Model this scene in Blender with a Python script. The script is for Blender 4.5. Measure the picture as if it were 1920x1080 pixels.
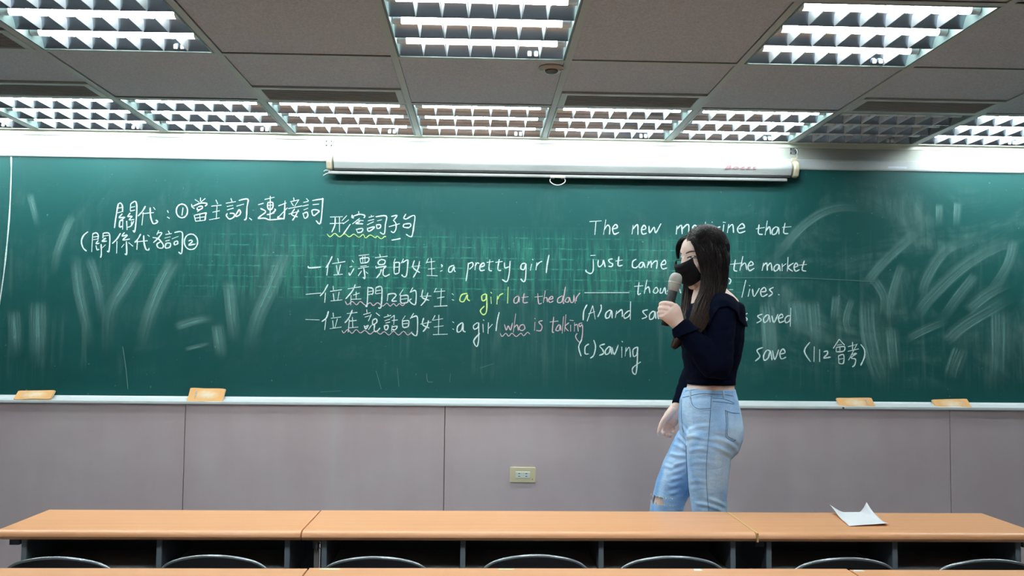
import bpy, bmesh, math, random
import numpy as np
from mathutils import Vector, Matrix, noise
from mathutils.bvhtree import BVHTree

random.seed(7)
SC = bpy.context.scene
COL = SC.collection
for o in list(bpy.data.objects):
    bpy.data.objects.remove(o)

# ------------------------------------------------------------------ camera
CAM = Vector((0.311, -4.303, 1.37))
YAW, PITCH, ROLL = 0.0339, 0.0572, 0.0102
FPX = 1692.65                                   # focal length in pixels of a 1920 wide frame
_cy, _sy, _cp, _sp, _cr, _sr = (math.cos(YAW), math.sin(YAW), math.cos(PITCH), math.sin(PITCH), math.cos(ROLL), math.sin(ROLL))
FW = Vector((_sy * _cp, _cy * _cp, _sp))
_r0 = Vector((_cy, -_sy, 0))
_u0 = _r0.cross(FW)
RT = _cr * _r0 + _sr * _u0
UP = -_sr * _r0 + _cr * _u0
cam_data = bpy.data.cameras.new('camera')
cam_data.sensor_fit = 'HORIZONTAL'
cam_data.sensor_width = 36.0
cam_data.lens = 36.0 * FPX / 1920.0
cam_data.clip_start = 0.02
cam = bpy.data.objects.new('camera', cam_data)
COL.objects.link(cam)
M = Matrix.Identity(4)
for i in range(3):
    M[i][0], M[i][1], M[i][2], M[i][3] = RT[i], UP[i], -FW[i], CAM[i]
cam.matrix_world = M
SC.camera = cam

# ------------------------------------------------------------------ world, view
world = bpy.data.worlds.new('world')
world.use_nodes = True
world.node_tree.nodes['Background'].inputs[0].default_value = (0.5, 0.55, 0.6, 1)
world.node_tree.nodes['Background'].inputs[1].default_value = 0.05
SC.world = world
SC.view_settings.view_transform = 'Standard'
SC.view_settings.look = 'None'
SC.view_settings.gamma = 1
SC.view_settings.exposure = 0.0
SC.view_settings.use_curve_mapping = False
SC.cycles.use_denoising = True
SC.cycles.max_bounces = 8
SC.cycles.diffuse_bounces = 5
SC.cycles.glossy_bounces = 4
SC.cycles.caustics_reflective = True
SC.cycles.blur_glossy = 1.0
SC.cycles.caustics_refractive = False
SC.cycles.sample_clamp_indirect = 8.0
TUBE_POWER = 34.0
TUBE_POWER_REAR = 50.0
TUBE_POWER_FRONT = 47.0
TUBE_COLOR = (0.90, 1.0, 0.99)


def ray(px, py):
    """direction from the tripod through a point measured on the photograph"""
    return FW + RT * ((px - 960.0) / FPX) + UP * ((540.0 - py) / FPX)


def at_y(px, py, Y):
    d = ray(px, py)
    return CAM + d * ((Y - CAM.y) / d.y)


def at_z(px, py, Z):
    d = ray(px, py)
    return CAM + d * ((Z - CAM.z) / d.z)


# ------------------------------------------------------------------ materials
def mat(name, color, rough=0.5, metal=0.0, spec=0.5, emit=None, strength=0.0, bump=None, vary=None, coat=0.0, sheen=0.0):
    m = bpy.data.materials.new(name)
    m.use_nodes = True
    nt = m.node_tree
    b = nt.nodes['Principled BSDF']
    b.inputs['Base Color'].default_value = (*color, 1)
    b.inputs['Roughness'].default_value = rough
    b.inputs['Metallic'].default_value = metal
    b.inputs['Specular IOR Level'].default_value = spec
    b.inputs['Coat Weight'].default_value = coat
    b.inputs['Sheen Weight'].default_value = sheen
    if emit:
        b.inputs['Emission Color'].default_value = (*emit, 1)
        b.inputs['Emission Strength'].default_value = strength
    tc = None
    if bump or vary:
        tc = nt.nodes.new('ShaderNodeTexCoord')
    if vary:                                     # (scale xyz, amount, detail): a soft unevenness of the colour
        sc, amt, det = vary
        mp = nt.nodes.new('ShaderNodeMapping')
        mp.inputs['Scale'].default_value = sc
        nt.links.new(tc.outputs['Object'], mp.inputs['Vector'])
        nz = nt.nodes.new('ShaderNodeTexNoise')
        nz.inputs['Scale'].default_value = 1.0
        nz.inputs['Detail'].default_value = det
        nt.links.new(mp.outputs[0], nz.inputs['Vector'])
        rp = nt.nodes.new('ShaderNodeValToRGB')
        rp.color_ramp.elements[0].position = 0.3
        rp.color_ramp.elements[1].position = 0.7
        rp.color_ramp.elements[0].color = (*[c * (1 - amt) for c in color], 1)
        rp.color_ramp.elements[1].color = (*[min(1, c * (1 + amt)) for c in color], 1)
        nt.links.new(nz.outputs['Fac'], rp.inputs[0])
        nt.links.new(rp.outputs[0], b.inputs['Base Color'])
    if bump:                                     # (scale xyz, strength, distance)
        sc, st, di = bump
        mp = nt.nodes.new('ShaderNodeMapping')
        mp.inputs['Scale'].default_value = sc
        nt.links.new(tc.outputs['Object'], mp.inputs['Vector'])
        nz = nt.nodes.new('ShaderNodeTexNoise')
        nz.inputs['Scale'].default_value = 1.0
        nz.inputs['Detail'].default_value = 3.0
        nt.links.new(mp.outputs[0], nz.inputs['Vector'])
        bp = nt.nodes.new('ShaderNodeBump')
        bp.inputs['Strength'].default_value = st
        bp.inputs['Distance'].default_value = di
        nt.links.new(nz.outputs['Fac'], bp.inputs['Height'])
        nt.links.new(bp.outputs[0], b.inputs['Normal'])
    return m


# ------------------------------------------------------------------ mesh helpers
class MB:
    """collects vertices and faces and links them as ONE mesh object"""

    def __init__(self):
        self.v, self.f, self.uv = [], [], None

    def add(self, vs, fs):
        n = len(self.v)
        self.v += [tuple(p) for p in vs]
        self.f += [tuple(i + n for i in f) for f in fs]

    def box(self, x0, x1, y0, y1, z0, z1):
        vs = [(x, y, z) for z in (z0, z1) for y in (y0, y1) for x in (x0, x1)]
        self.add(vs, [(0, 2, 3, 1), (4, 5, 7, 6), (0, 1, 5, 4), (2, 6, 7, 3), (0, 4, 6, 2), (1, 3, 7, 5)])

    def prism(self, poly, axis, a0, a1):
        """poly: 2-D outline; axis 'x': (y, z) outline swept over x, 'y': (x, z) over y, 'z': (x, y) over z"""
        def P(p, a):
            return {'x': (a, p[0], p[1]), 'y': (p[0], a, p[1]), 'z': (p[0], p[1], a)}[axis]
        n = len(poly)
        vs = [P(p, a0) for p in poly] + [P(p, a1) for p in poly]
        fs = [tuple(range(n))[::-1], tuple(range(n, 2 * n))]
        fs += [(i, (i + 1) % n, n + (i + 1) % n, n + i) for i in range(n)]
        self.add(vs, fs)

    def loft(self, rings, caps=True):
        n = len(rings[0])
        base = len(self.v)
        for r in rings:
            self.v += [tuple(p) for p in r]
        for k in range(len(rings) - 1):
            a, b = base + k * n, base + (k + 1) * n
            for i in range(n):
                j = (i + 1) % n
                self.f.append((a + i, a + j, b + j, b + i))
        if caps:
            self.f.append(tuple(base + i for i in range(n))[::-1])
            e = base + (len(rings) - 1) * n
            self.f.append(tuple(e + i for i in range(n)))

    def tube(self, pts, radii, n=8, round_ends=True, closed=False, flat=1.0, side=None):
        pts = [Vector(p) for p in pts]
        if not hasattr(radii, '__len__'):
            radii = [radii] * len(pts)
        m = len(pts)
        tans = []
        for i in range(m):
            if closed:
                t = pts[(i + 1) % m] - pts[i - 1]
            else:
                t = pts[min(i + 1, m - 1)] - pts[max(i - 1, 0)]
            tans.append(t.normalized() if t.length > 1e-9 else Vector((0, 0, 1)))
        ref = Vector(side) if side is not None else (Vector((0, 0, 1)) if abs(tans[0].z) < 0.9 else Vector((1, 0, 0)))
        nrm = (ref - tans[0] * ref.dot(tans[0])).normalized()
        rings = []

        def ring(c, nr, t, r):
            bn = t.cross(nr)
            return [c + (nr * math.cos(2 * math.pi * k / n) + bn * math.sin(2 * math.pi * k / n) * flat) * r for k in range(n)]
        for i in range(m):
            nrm = (nrm - tans[i] * nrm.dot(tans[i])).normalized()
            if i == 0 and round_ends and not closed:
                for q in (80, 45):
                    rings.append(ring(pts[0] - tans[0] * radii[0] * math.sin(math.radians(q)), nrm, tans[0], radii[0] * math.cos(math.radians(q))))
            rings.append(ring(pts[i], nrm, tans[i], radii[i]))
            if i == m - 1 and round_ends and not closed:
                for q in (45, 80):
                    rings.append(ring(pts[-1] + tans[-1] * radii[-1] * math.sin(math.radians(q)), nrm, tans[-1], radii[-1] * math.cos(math.radians(q))))
        if closed:
            rings.append(rings[0])
            self.loft(rings, caps=False)
        else:
            self.loft(rings)

    def ellipsoid(self, c, axes, nu=20, nv=12):
        """axes: three vectors (half axes)"""
        c = Vector(c)
        A = [Vector(a) for a in axes]
        rings = []
        for j in range(nv + 1):
            th = math.pi * (j + 0.02) / (nv + 0.04)
            rings.append([c + A[0] * math.sin(th) * math.cos(2 * math.pi * i / nu) + A[1] * math.sin(th) * math.sin(2 * math.pi * i / nu) + A[2] * math.cos(th) for i in range(nu)])
        self.loft(rings[::-1])

    def lathe(self, prof, c=(0, 0, 0), n=24, axis=None):
        """prof: (radius, height) pairs about an axis"""
        c = Vector(c)
        w = Vector(axis).normalized() if axis is not None else Vector((0, 0, 1))
        a = Vector((1, 0, 0)) if abs(w.x) < 0.8 else Vector((0, 1, 0))
        a = (a - w * a.dot(w)).normalized()
        b = w.cross(a)
        self.loft([[c + w * h + (a * math.cos(2 * math.pi * i / n) + b * math.sin(2 * math.pi * i / n)) * max(r, 1e-4) for i in range(n)] for r, h in prof])

    def mesh(self, name):
        me = bpy.data.meshes.new(name)
        me.from_pydata(self.v, [], self.f)
        bm = bmesh.new()
        bm.from_mesh(me)
        bmesh.ops.recalc_face_normals(bm, faces=bm.faces[:])
        bm.to_mesh(me)
        bm.free()
        return me

    def build(self, name, m, parent=None, smooth=None, bevel=None, label=None, loc=None, seg=2):
        me = self.mesh(name)
        return link(name, me, m, parent, smooth, bevel, label, loc, seg)


def link(name, me, m, parent=None, smooth=None, bevel=None, label=None, loc=None, seg=2):
    o = bpy.data.objects.new(name, me)
    COL.objects.link(o)
    for mm in (m if isinstance(m, (list, tuple)) else [m]):
        me.materials.append(mm)
    if smooth is not None:
        if smooth >= 180:
            me.shade_smooth()
        else:
            me.shade_smooth()
            me.set_sharp_from_angle(angle=math.radians(smooth))
    if bevel:
        b = o.modifiers.new('bevel', 'BEVEL')
        b.width = bevel
        b.segments = seg
        b.limit_method = 'ANGLE'
    if parent:
        o.parent = parent
    if loc is not None:
        o.location = loc
    if label:
        o['label'] = label
    return o


def fuse(mb, voxel, smooth=4, factor=0.5):
    """melts overlapping closed shapes into one continuous surface"""
    me = mb.mesh('tmp')
    o = bpy.data.objects.new('tmp', me)
    COL.objects.link(o)
    r = o.modifiers.new('r', 'REMESH')
    r.mode = 'VOXEL'
    r.voxel_size = voxel
    if smooth:
        s = o.modifiers.new('s', 'SMOOTH')
        s.factor = factor
        s.iterations = smooth
    dg = bpy.context.evaluated_depsgraph_get()
    out = bpy.data.meshes.new_from_object(o.evaluated_get(dg))
    bpy.data.objects.remove(o)
    bpy.data.meshes.remove(me)
    out.materials.clear()
    return out


def empty(name, loc=(0, 0, 0), rz=0.0):
    o = bpy.data.objects.new(name, None)
    COL.objects.link(o)
    o.empty_display_size = 0.05
    o.location = loc
    o.rotation_euler.z = rz
    return o


def tag(o, label=None, cat=None, group=None, kind=None):
    if label:
        o['label'] = label
    if cat:
        o['category'] = cat
    if group:
        o['group'] = group
    if kind:
        o['kind'] = kind
    return o


def dup(root, loc=None):
    """a copy of a thing with copies of its parts and sub-parts"""
    c = root.copy()
    COL.objects.link(c)
    if loc is not None:
        c.location = loc
    for ch in list(root.children):
        d = ch.copy()
        COL.objects.link(d)
        d.parent = c
        for g in list(ch.children):
            e = g.copy()
            COL.objects.link(e)
            e.parent = d
    return c


def smooth_path(pts, sub=4):
    """Catmull-Rom through the points"""
    P = [Vector(p) for p in pts]
    if len(P) < 3:
        return P
    out = []
    for i in range(len(P) - 1):
        p0, p1, p2 = P[max(i - 1, 0)], P[i], P[i + 1]
        p3 = P[min(i + 2, len(P) - 1)]
        for k in range(sub):
            t = k / sub
            out.append(0.5 * ((2 * p1) + (p2 - p0) * t + (2 * p0 - 5 * p1 + 4 * p2 - p3) * t * t + (3 * p1 - p0 - 3 * p2 + p3) * t ** 3))
    out.append(P[-1])
    return out


def lerp_list(vals, n):
    """resample a list of numbers to n entries"""
    m = len(vals)
    out = []
    for i in range(n):
        t = i / (n - 1) * (m - 1)
        k = min(int(t), m - 2)
        out.append(vals[k] + (vals[k + 1] - vals[k]) * (t - k))
    return out
# ================================================================== the room
CEIL = 2.345
WALL_Y = 0.02
S = 0.605                                        # ceiling module
ROW = [WALL_Y, -0.588, -1.198] + [-1.198 - 0.61 * k for k in range(1, 9)]
XL, XR, YB = -6 * S, 8 * S, ROW[-1]
STEP = 0.15                                      # platform under the blackboard

m_wallwhite = mat('white_painted_wall', (0.43, 0.45, 0.41), 0.55, bump=((60, 60, 60), 0.05, 0.002))
m_wallside = mat('grey_painted_wall', (0.22, 0.22, 0.215), 0.7)
m_tile = mat('mineral_ceiling_tile', (0.54, 0.56, 0.62), 0.9, spec=0.1, bump=((300, 300, 300), 0.3, 0.002), vary=((150, 150, 150), 0.13, 2))
m_grid = mat('grey_ceiling_grid', (0.50, 0.53, 0.52), 0.45, spec=0.4)
m_plenum = mat('dark_plenum', (0.03, 0.03, 0.03), 0.9)
m_floor = mat('grey_vinyl_floor', (0.25, 0.245, 0.235), 0.45, vary=((6, 6, 6), 0.12, 3))


def panel_material():
    m = mat('mauve_laminate_panel', (0.58, 0.475, 0.50), 0.42, spec=0.4)
    nt = m.node_tree
    b = nt.nodes['Principled BSDF']
    tc = nt.nodes.new('ShaderNodeTexCoord')
    mp = nt.nodes.new('ShaderNodeMapping')
    mp.inputs['Scale'].default_value = (9, 1, 2.2)
    nz = nt.nodes.new('ShaderNodeTexNoise')
    nz.inputs['Scale'].default_value = 1.0
    nz.inputs['Detail'].default_value = 5
    mp2 = nt.nodes.new('ShaderNodeMapping')
    mp2.inputs['Scale'].default_value = (2.3, 1, 3.0)
    nz2 = nt.nodes.new('ShaderNodeTexNoise')
    nz2.inputs['Scale'].default_value = 1.0
    nz2.inputs['Detail'].default_value = 4
    mix = nt.nodes.new('ShaderNodeMath')
    mix.operation = 'ADD'
    rp = nt.nodes.new('ShaderNodeValToRGB')
    rp.color_ramp.elements[0].position = 0.62
    rp.color_ramp.elements[0].color = (0.55, 0.45, 0.475, 1)
    rp.color_ramp.elements[1].position = 1.35 / 1.0 if False else 1.0
    rp.color_ramp.elements[1].color = (0.61, 0.525, 0.545, 1)
    L = nt.links.new
    L(tc.outputs['Object'], mp.inputs['Vector'])
    L(mp.outputs[0], nz.inputs['Vector'])
    L(tc.outputs['Object'], mp2.inputs['Vector'])
    L(mp2.outputs[0], nz2.inputs['Vector'])
    h1 = nt.nodes.new('ShaderNodeMath')
    h1.operation = 'MULTIPLY'
    h1.inputs[1].default_value = 0.5
    L(nz.outputs['Fac'], h1.inputs[0])
    L(h1.outputs[0], mix.inputs[0])
    L(nz2.outputs['Fac'], mix.inputs[1])
    L(mix.outputs[0], rp.inputs[0])
    # whitish chalk rub marks in one vertical streak
    sp = nt.nodes.new('ShaderNodeSeparateXYZ')
    L(tc.outputs['Object'], sp.inputs[0])
    d1 = nt.nodes.new('ShaderNodeMath')
    d1.operation = 'ADD'
    d1.inputs[1].default_value = 0.365
    L(sp.outputs['X'], d1.inputs[0])
    d2 = nt.nodes.new('ShaderNodeMath')
    d2.operation = 'ABSOLUTE'
    L(d1.outputs[0], d2.inputs[0])
    d3 = nt.nodes.new('ShaderNodeMapRange')
    d3.inputs['From Min'].default_value = 0.0
    d3.inputs['From Max'].default_value = 0.055
    d3.inputs['To Min'].default_value = 1.0
    d3.inputs['To Max'].default_value = 0.0
    L(d2.outputs[0], d3.inputs['Value'])
    d4 = nt.nodes.new('ShaderNodeMath')
    d4.operation = 'MULTIPLY'
    L(d3.outputs[0], d4.inputs[0])
    L(nz.outputs['Fac'], d4.inputs[1])
    d5 = nt.nodes.new('ShaderNodeMath')
    d5.operation = 'MULTIPLY'
    d5.inputs[1].default_value = 0.55
    L(d4.outputs[0], d5.inputs[0])
    mx = nt.nodes.new('ShaderNodeMixRGB')
    mx.inputs[2].default_value = (0.62, 0.62, 0.62, 1)
    L(d5.outputs[0], mx.inputs[0])
    L(rp.outputs[0], mx.inputs[1])
    L(mx.outputs[0], b.inputs['Base Color'])
    return m


m_panel = panel_material()

# floor and the raised platform in front of the board
b = MB()
b.box(XL, XR, YB, WALL_Y + 0.1, -0.1, 0)
tag(b.build('floor', m_floor), 'grey vinyl classroom floor', kind='structure')
b = MB()
b.box(XL, XR, -0.86, -0.045, 0.0, STEP)
tag(b.build('trim_1', m_floor, bevel=0.006), 'low teaching platform below the blackboard', kind='structure')
# front wall above / behind the board, side and back walls
b = MB()
b.box(XL, XR, WALL_Y, WALL_Y + 0.1, 0, CEIL + 0.25)
tag(b.build('wall_front', m_wallwhite), 'white painted wall above the blackboard', kind='structure')
for nm, bx in (('wall_left', (XL - 0.1, XL, YB, WALL_Y)), ('wall_right', (XR, XR + 0.1, YB, WALL_Y)), ('wall_back', (XL, XR, YB - 0.1, YB))):
    b = MB()
    b.box(bx[0], bx[1], bx[2], bx[3], 0, CEIL + 0.25)
    tag(b.build(nm, m_wallside), 'plain grey painted classroom wall', kind='structure')

# wainscot of laminate panels, proud of the board
PANEL_Y = -0.045
seams = [XL] + [at_y(347, 762, PANEL_Y).x - 1.205, at_y(347, 790, PANEL_Y).x, at_y(834, 790, PANEL_Y).x, at_y(834, 790, PANEL_Y).x + 1.203, at_y(1781, 790, PANEL_Y).x, at_y(1781, 790, PANEL_Y).x + 1.2, XR]
wain = empty('wall_wainscot', (0, 0, 0))
tag(wain, 'mauve grey laminate wall panelling under the chalk tray', kind='structure')
for k in range(len(seams) - 1):
    g = 0.0016
    b = MB()
    b.box(seams[k] + g, seams[k + 1] - g, PANEL_Y, WALL_Y, 0.0, 1.064)
    b.build('wall_panel', m_panel, wain, bevel=0.0012)
b = MB()
b.box(XL, XR, PANEL_Y + 0.012, WALL_Y - 0.001, 0.0, 1.06)
b.build('panel_backing', mat('dark_seam', (0.05, 0.045, 0.045), 0.8), wain)

# ceiling: tiles, T-grid, upper slab
LIGHTS = [(c, 0) for c in range(-5, 7)] + [(c, 2) for c in (-2, 0, 2)] + [(c, 4) for c in (-2, 0, 2)]
VENT_D = 0.205
VENTS = [(-3, 1), (-1, 1), (1, 1), (3, 1), (-3, 2)]
ceil = empty('ceiling', (0, 0, CEIL))
tag(ceil, 'suspended ceiling of grey mineral tiles', kind='structure')
b = MB()
b.box(XL, XR, YB, WALL_Y, 0.16, 0.25)
b.build('ceiling_slab', m_plenum, ceil)
tiles = MB()
for r in range(len(ROW) - 1):
    for c in range(-6, 8):
        if (c, r) in LIGHTS:
            continue
        x0, x1 = c * S + random.uniform(0.0125, 0.0145), (c + 1) * S - random.uniform(0.0125, 0.0145)
        yn, yf = ROW[r + 1] + 0.0135, ROW[r] - 0.0135
        if (c, r) in VENTS:
            yf -= VENT_D
        dz = random.uniform(0.0, 0.002)
        tiles.box(x0, x1, yn, yf, dz + 0.003, dz + 0.018)
tiles.build('ceiling_tile', m_tile, ceil)
grid = MB()
for c in range(-6, 9):
    grid.box(c * S - 0.012, c * S + 0.012, YB, WALL_Y, -0.001, 0.002)
    grid.box(c * S - 0.002, c * S + 0.002, YB, WALL_Y, 0.002, 0.035)
for r in range(1, len(ROW)):
    w = 0.012
    for c in range(-6, 8):
        grid.box(c * S + 0.012, (c + 1) * S - 0.012, ROW[r] - w, ROW[r] + w, -0.0006, 0.002)
grid.build('ceiling_grid', m_grid, ceil)
b = MB()
b.box(XL, XR, WALL_Y - 0.022, WALL_Y, -0.002, 0.001)
b.box(XL, XR, WALL_Y - 0.003, WALL_Y, -0.024, 0.0)
b.build('wall_angle', mat('cream_edge_trim', (0.70, 0.72, 0.62), 0.5), ceil)

# ------------------------------------------------------------------ recessed louvre lights
m_tube = mat('lit_fluorescent_tube', (0.9, 0.9, 0.9), 0.4, emit=TUBE_COLOR, strength=TUBE_POWER)
m_tube_front = mat('bright_lit_fluorescent_tube', (0.9, 0.9, 0.9), 0.4, emit=TUBE_COLOR, strength=TUBE_POWER_FRONT)
m_tube_rear = mat('lit_fluorescent_tube_rear', (0.9, 0.9, 0.9), 0.4, emit=TUBE_COLOR, strength=TUBE_POWER_REAR)
m_tube_off = mat('unlit_fluorescent_tube', (0.80, 0.78, 0.76), 0.3)
m_refl = mat('bright_aluminium_louvre', (0.40, 0.46, 0.54), 0.24, metal=1.0)
m_blade = mat('satin_white_louvre_blade', (0.56, 0.59, 0.62), 0.35, metal=0.4)
m_plate = mat('white_lamp_back', (0.6, 0.62, 0.62), 0.5)
m_house = mat('pale_green_lamp_rim', (0.20, 0.27, 0.26), 0.4)
m_cap = mat('aluminium_tube_cap', (0.7, 0.7, 0.7), 0.35, metal=0.8)
m_clip = mat('white_plastic_clip', (0.85, 0.88, 0.9), 0.4)


def make_light():
    root = empty('ceiling_light')
    h = MB()
    A, Bo, Z = 0.2885, 0.2905, 0.068             # half sizes and depth of the housing
    h.box(-A, -A + 0.006, -Bo, Bo, -0.001, Z)
    h.box(A - 0.006, A, -Bo, Bo, -0.001, Z)
    h.box(-A, A, -Bo, -Bo + 0.006, -0.001, Z)
    h.box(-A, A, Bo - 0.006, Bo, -0.001, Z)
    h.build('lamp_housing', m_house, root)
    h = MB()
    h.box(-A, A, -Bo, Bo, Z, Z + 0.01)
    h.build('back_plate', m_plate, root)
    a, bo = A - 0.006, Bo - 0.006
    TZ, TR = 0.029, 0.0145
    for y in (-0.19, 0.0, 0.19):
        t = MB()
        t.lathe([(TR, -a + 0.03), (TR, a - 0.03)], (0, y, TZ), 10, (1, 0, 0))
        to = t.build('fluorescent_tube', m_tube_front, root, smooth=50)
        e = MB()
        for s in (-1, 1):
            e.lathe([(0.004, 0), (TR + 0.0005, 0.001), (TR + 0.0005, 0.028), (0.004, 0.029)], (s * (a - 0.03) - (0.0 if s > 0 else 0.029), y, TZ), 10, (1, 0, 0))
        e.build('tube_cap', m_cap, to, smooth=40)
    for y in (-0.095, 0.095):
        r = MB()
        pr = [(y - 0.0015, 0.002), (y + 0.0015, 0.002), (y + 0.007, 0.014), (y + 0.016, 0.027), (y + 0.030, 0.040), (y + 0.034, 0.067), (y - 0.034, 0.067), (y - 0.030, 0.040), (y - 0.016, 0.027), (y - 0.007, 0.014)]
        r.prism(pr, 'x', -a, a)
        r.build('reflector', m_refl, root, smooth=30)
    for s in (-1, 1):
        r = MB()
        pr = [(s * bo, 0.002), (s * (bo - 0.003), 0.002), (s * (bo - 0.012), 0.02), (s * (bo - 0.030), 0.040), (s * (bo - 0.034), 0.067), (s * bo, 0.067)]
        r.prism(pr, 'x', -a, a)
        r.build('reflector', m_refl, root, smooth=30)
    # cross blades: thin below, thick above, notched round the three tubes
    top = [(-bo, 0.034)]
    for y in (-0.19, 0.0, 0.19):
        top += [(y - 0.030, 0.034), (y - 0.020, 0.018), (y - 0.010, 0.0125), (y + 0.010, 0.0125), (y + 0.020, 0.018), (y + 0.030, 0.034)]
    top += [(bo, 0.034)]
    outl = [(-bo, 0.002), (bo, 0.002)] + top[::-1]
    hx_of = lambda z: 0.0011 + (z - 0.002) * 0.21
    for k in range(6):
        x = -a + (k + 1) * 2 * a / 7
        bl = MB()
        n = len(outl)
        vs = [(x - hx_of(z), y, z) for y, z in outl] + [(x + hx_of(z), y, z) for y, z in outl]
        fs = [tuple(range(n)), tuple(range(n, 2 * n))[::-1]] + [(i, n + i, n + (i + 1) % n, (i + 1) % n) for i in range(n)]
        bl.add(vs, fs)
        bl.build('louvre_blade', m_blade, root)
    for x in (0.165, 0.188):
        c = MB()
        c.box(x - 0.007, x + 0.007, bo - 0.02, bo - 0.012, 0.004, 0.02)
        c.build('spring_clip', m_clip, root, bevel=0.003)
    return root


def relamp(o, m):
    for ch in o.children:
        if ch.name.startswith('fluorescent_tube'):
            ch.data = ch.data.copy()
            ch.data.materials[0] = m


def light_label(c, r):
    if r == 0:
        row = {-3: 'leftmost whole lamp', -2: 'second lamp from the left', -1: 'lamp over the left end of the projector screen', 0: 'lamp left of the ceiling detector', 1: 'lamp over the screen centre right of middle',
               2: 'lamp over the right end of the projector screen', 3: 'unlit', 4: 'lamp right of the unlit one', -4: 'lamp cut off at the left edge'}.get(c)
        if c == 3:
            return 'unlit dark louvre ceiling light in the row along the front wall'
        if row:
            return 'lit louvre light against the front wall, ' + row
        return 'lit louvre light of the front wall row beyond the picture'
    if r == 2:
        return {-2: 'large lit louvre light nearer the camera, at the upper left corner', 0: 'large lit louvre light nearer the camera, at top centre above the detector',
                2: 'large lit louvre light nearer the camera, at the upper right'}[c]
    return 'lit louvre ceiling light over the pupils, behind the camera'


proto = make_light()
first = True
for c, r in LIGHTS:
    loc = ((c + 0.5) * S, (ROW[r] + ROW[r + 1]) / 2, CEIL)
    if first:
        o = proto
        o.location = loc
        first = False
    else:
        o = dup(proto, loc)
    tag(o, light_label(c, r), 'ceiling light', {0: 'louvre lights along the front wall', 2: 'louvre lights of the second row'}.get(r, 'louvre lights over the pupils'))
    if (c, r) == (3, 0):
        relamp(o, m_tube_off)
    elif r > 0:
        relamp(o, m_tube if r == 2 else m_tube_rear)

# ------------------------------------------------------------------ air vents
m_ventframe = mat('grey_vent_frame', (0.50, 0.54, 0.53), 0.45)
m_slat = mat('dark_grey_vent_slat', (0.42, 0.42, 0.41), 0.5)


def make_vent():
    root = empty('air_vent')
    hx, hy = S / 2 - 0.013, VENT_D / 2 - 0.002
    f = MB()
    w = 0.026
    f.box(-hx, hx, -hy, -hy + w, -0.004, 0.012)
    f.box(-hx, hx, hy - w * 0.7, hy, -0.004, 0.012)
    f.box(-hx, -hx + w, -hy + w, hy - w * 0.7, -0.004, 0.012)
    f.box(hx - w, hx, -hy + w, hy - w * 0.7, -0.004, 0.012)
    f.build('vent_frame', m_ventframe, root, bevel=0.0015)
    n = 11
    y0, y1 = -hy + w, hy - w * 0.7
    sl = MB()
    for k in range(n):
        y = y0 + (k + 0.5) * (y1 - y0) / n
        sl.prism([(y - 0.0045, -0.002), (y - 0.0025, -0.003), (y + 0.005, 0.008), (y + 0.003, 0.009)], 'x', -hx + w, hx - w)
    sl.build('vent_slats', m_slat, root)
    k = MB()
    k.box(-hx + 0.01, hx - 0.01, -hy + 0.01, hy - 0.01, 0.013, 0.02)
    k.build('vent_box', m_plenum, root)
    return root


VL = {(-3, 1): 'grey slatted air vent above the leftmost front lights', (-1, 1): 'grey slatted air vent left of the middle ceiling tile',
      (1, 1): 'grey slatted air vent right of the ceiling detector', (3, 1): 'grey slatted air vent next to the unlit light',
      (-3, 2): 'grey slatted air vent at the left edge beside the large upper left light'}
vent = make_vent()
for i, (c, r) in enumerate(VENTS):
    loc = ((c + 0.5) * S, ROW[r] - 0.012 - VENT_D / 2 + 0.003, CEIL)
    o = vent if i == 0 else dup(vent, loc)
    o.location = loc
    tag(o, VL[(c, r)], 'air vent', 'air vents in the ceiling')

# heat detector on the middle tile
det = empty('heat_detector', (0.553, -1.115, CEIL + 0.003))
tag(det, 'round beige ceiling detector with a dark centre', 'detector')
b = MB()
b.lathe([(0.046, 0.001), (0.047, -0.004), (0.043, -0.008), (0.026, -0.011)], (0, 0, 0), 32)
b.build('base_disc', mat('beige_detector_plastic', (0.48, 0.42, 0.34), 0.5), det, smooth=40)
b = MB()
b.lathe([(0.024, -0.010), (0.024, -0.016), (0.018, -0.022), (0.010, -0.024)], (0, 0, 0), 24)
b.build('sensor', mat('dark_detector_metal', (0.12, 0.115, 0.11), 0.3, metal=0.6), det, smooth=40)
for s in (-1, 1):
    b = MB()
    b.box(s * 0.036 - 0.008, s * 0.036 + 0.008, -0.014, -0.008, -0.013, -0.008)
    b.build('metal_clip', mat('chrome_clip', (0.85, 0.85, 0.85), 0.15, metal=1), det)
# ================================================================== blackboard
BZ0, BZ1 = 1.076, 2.212
BX0, BX1 = XL + 0.35, XR - 0.35


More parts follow.
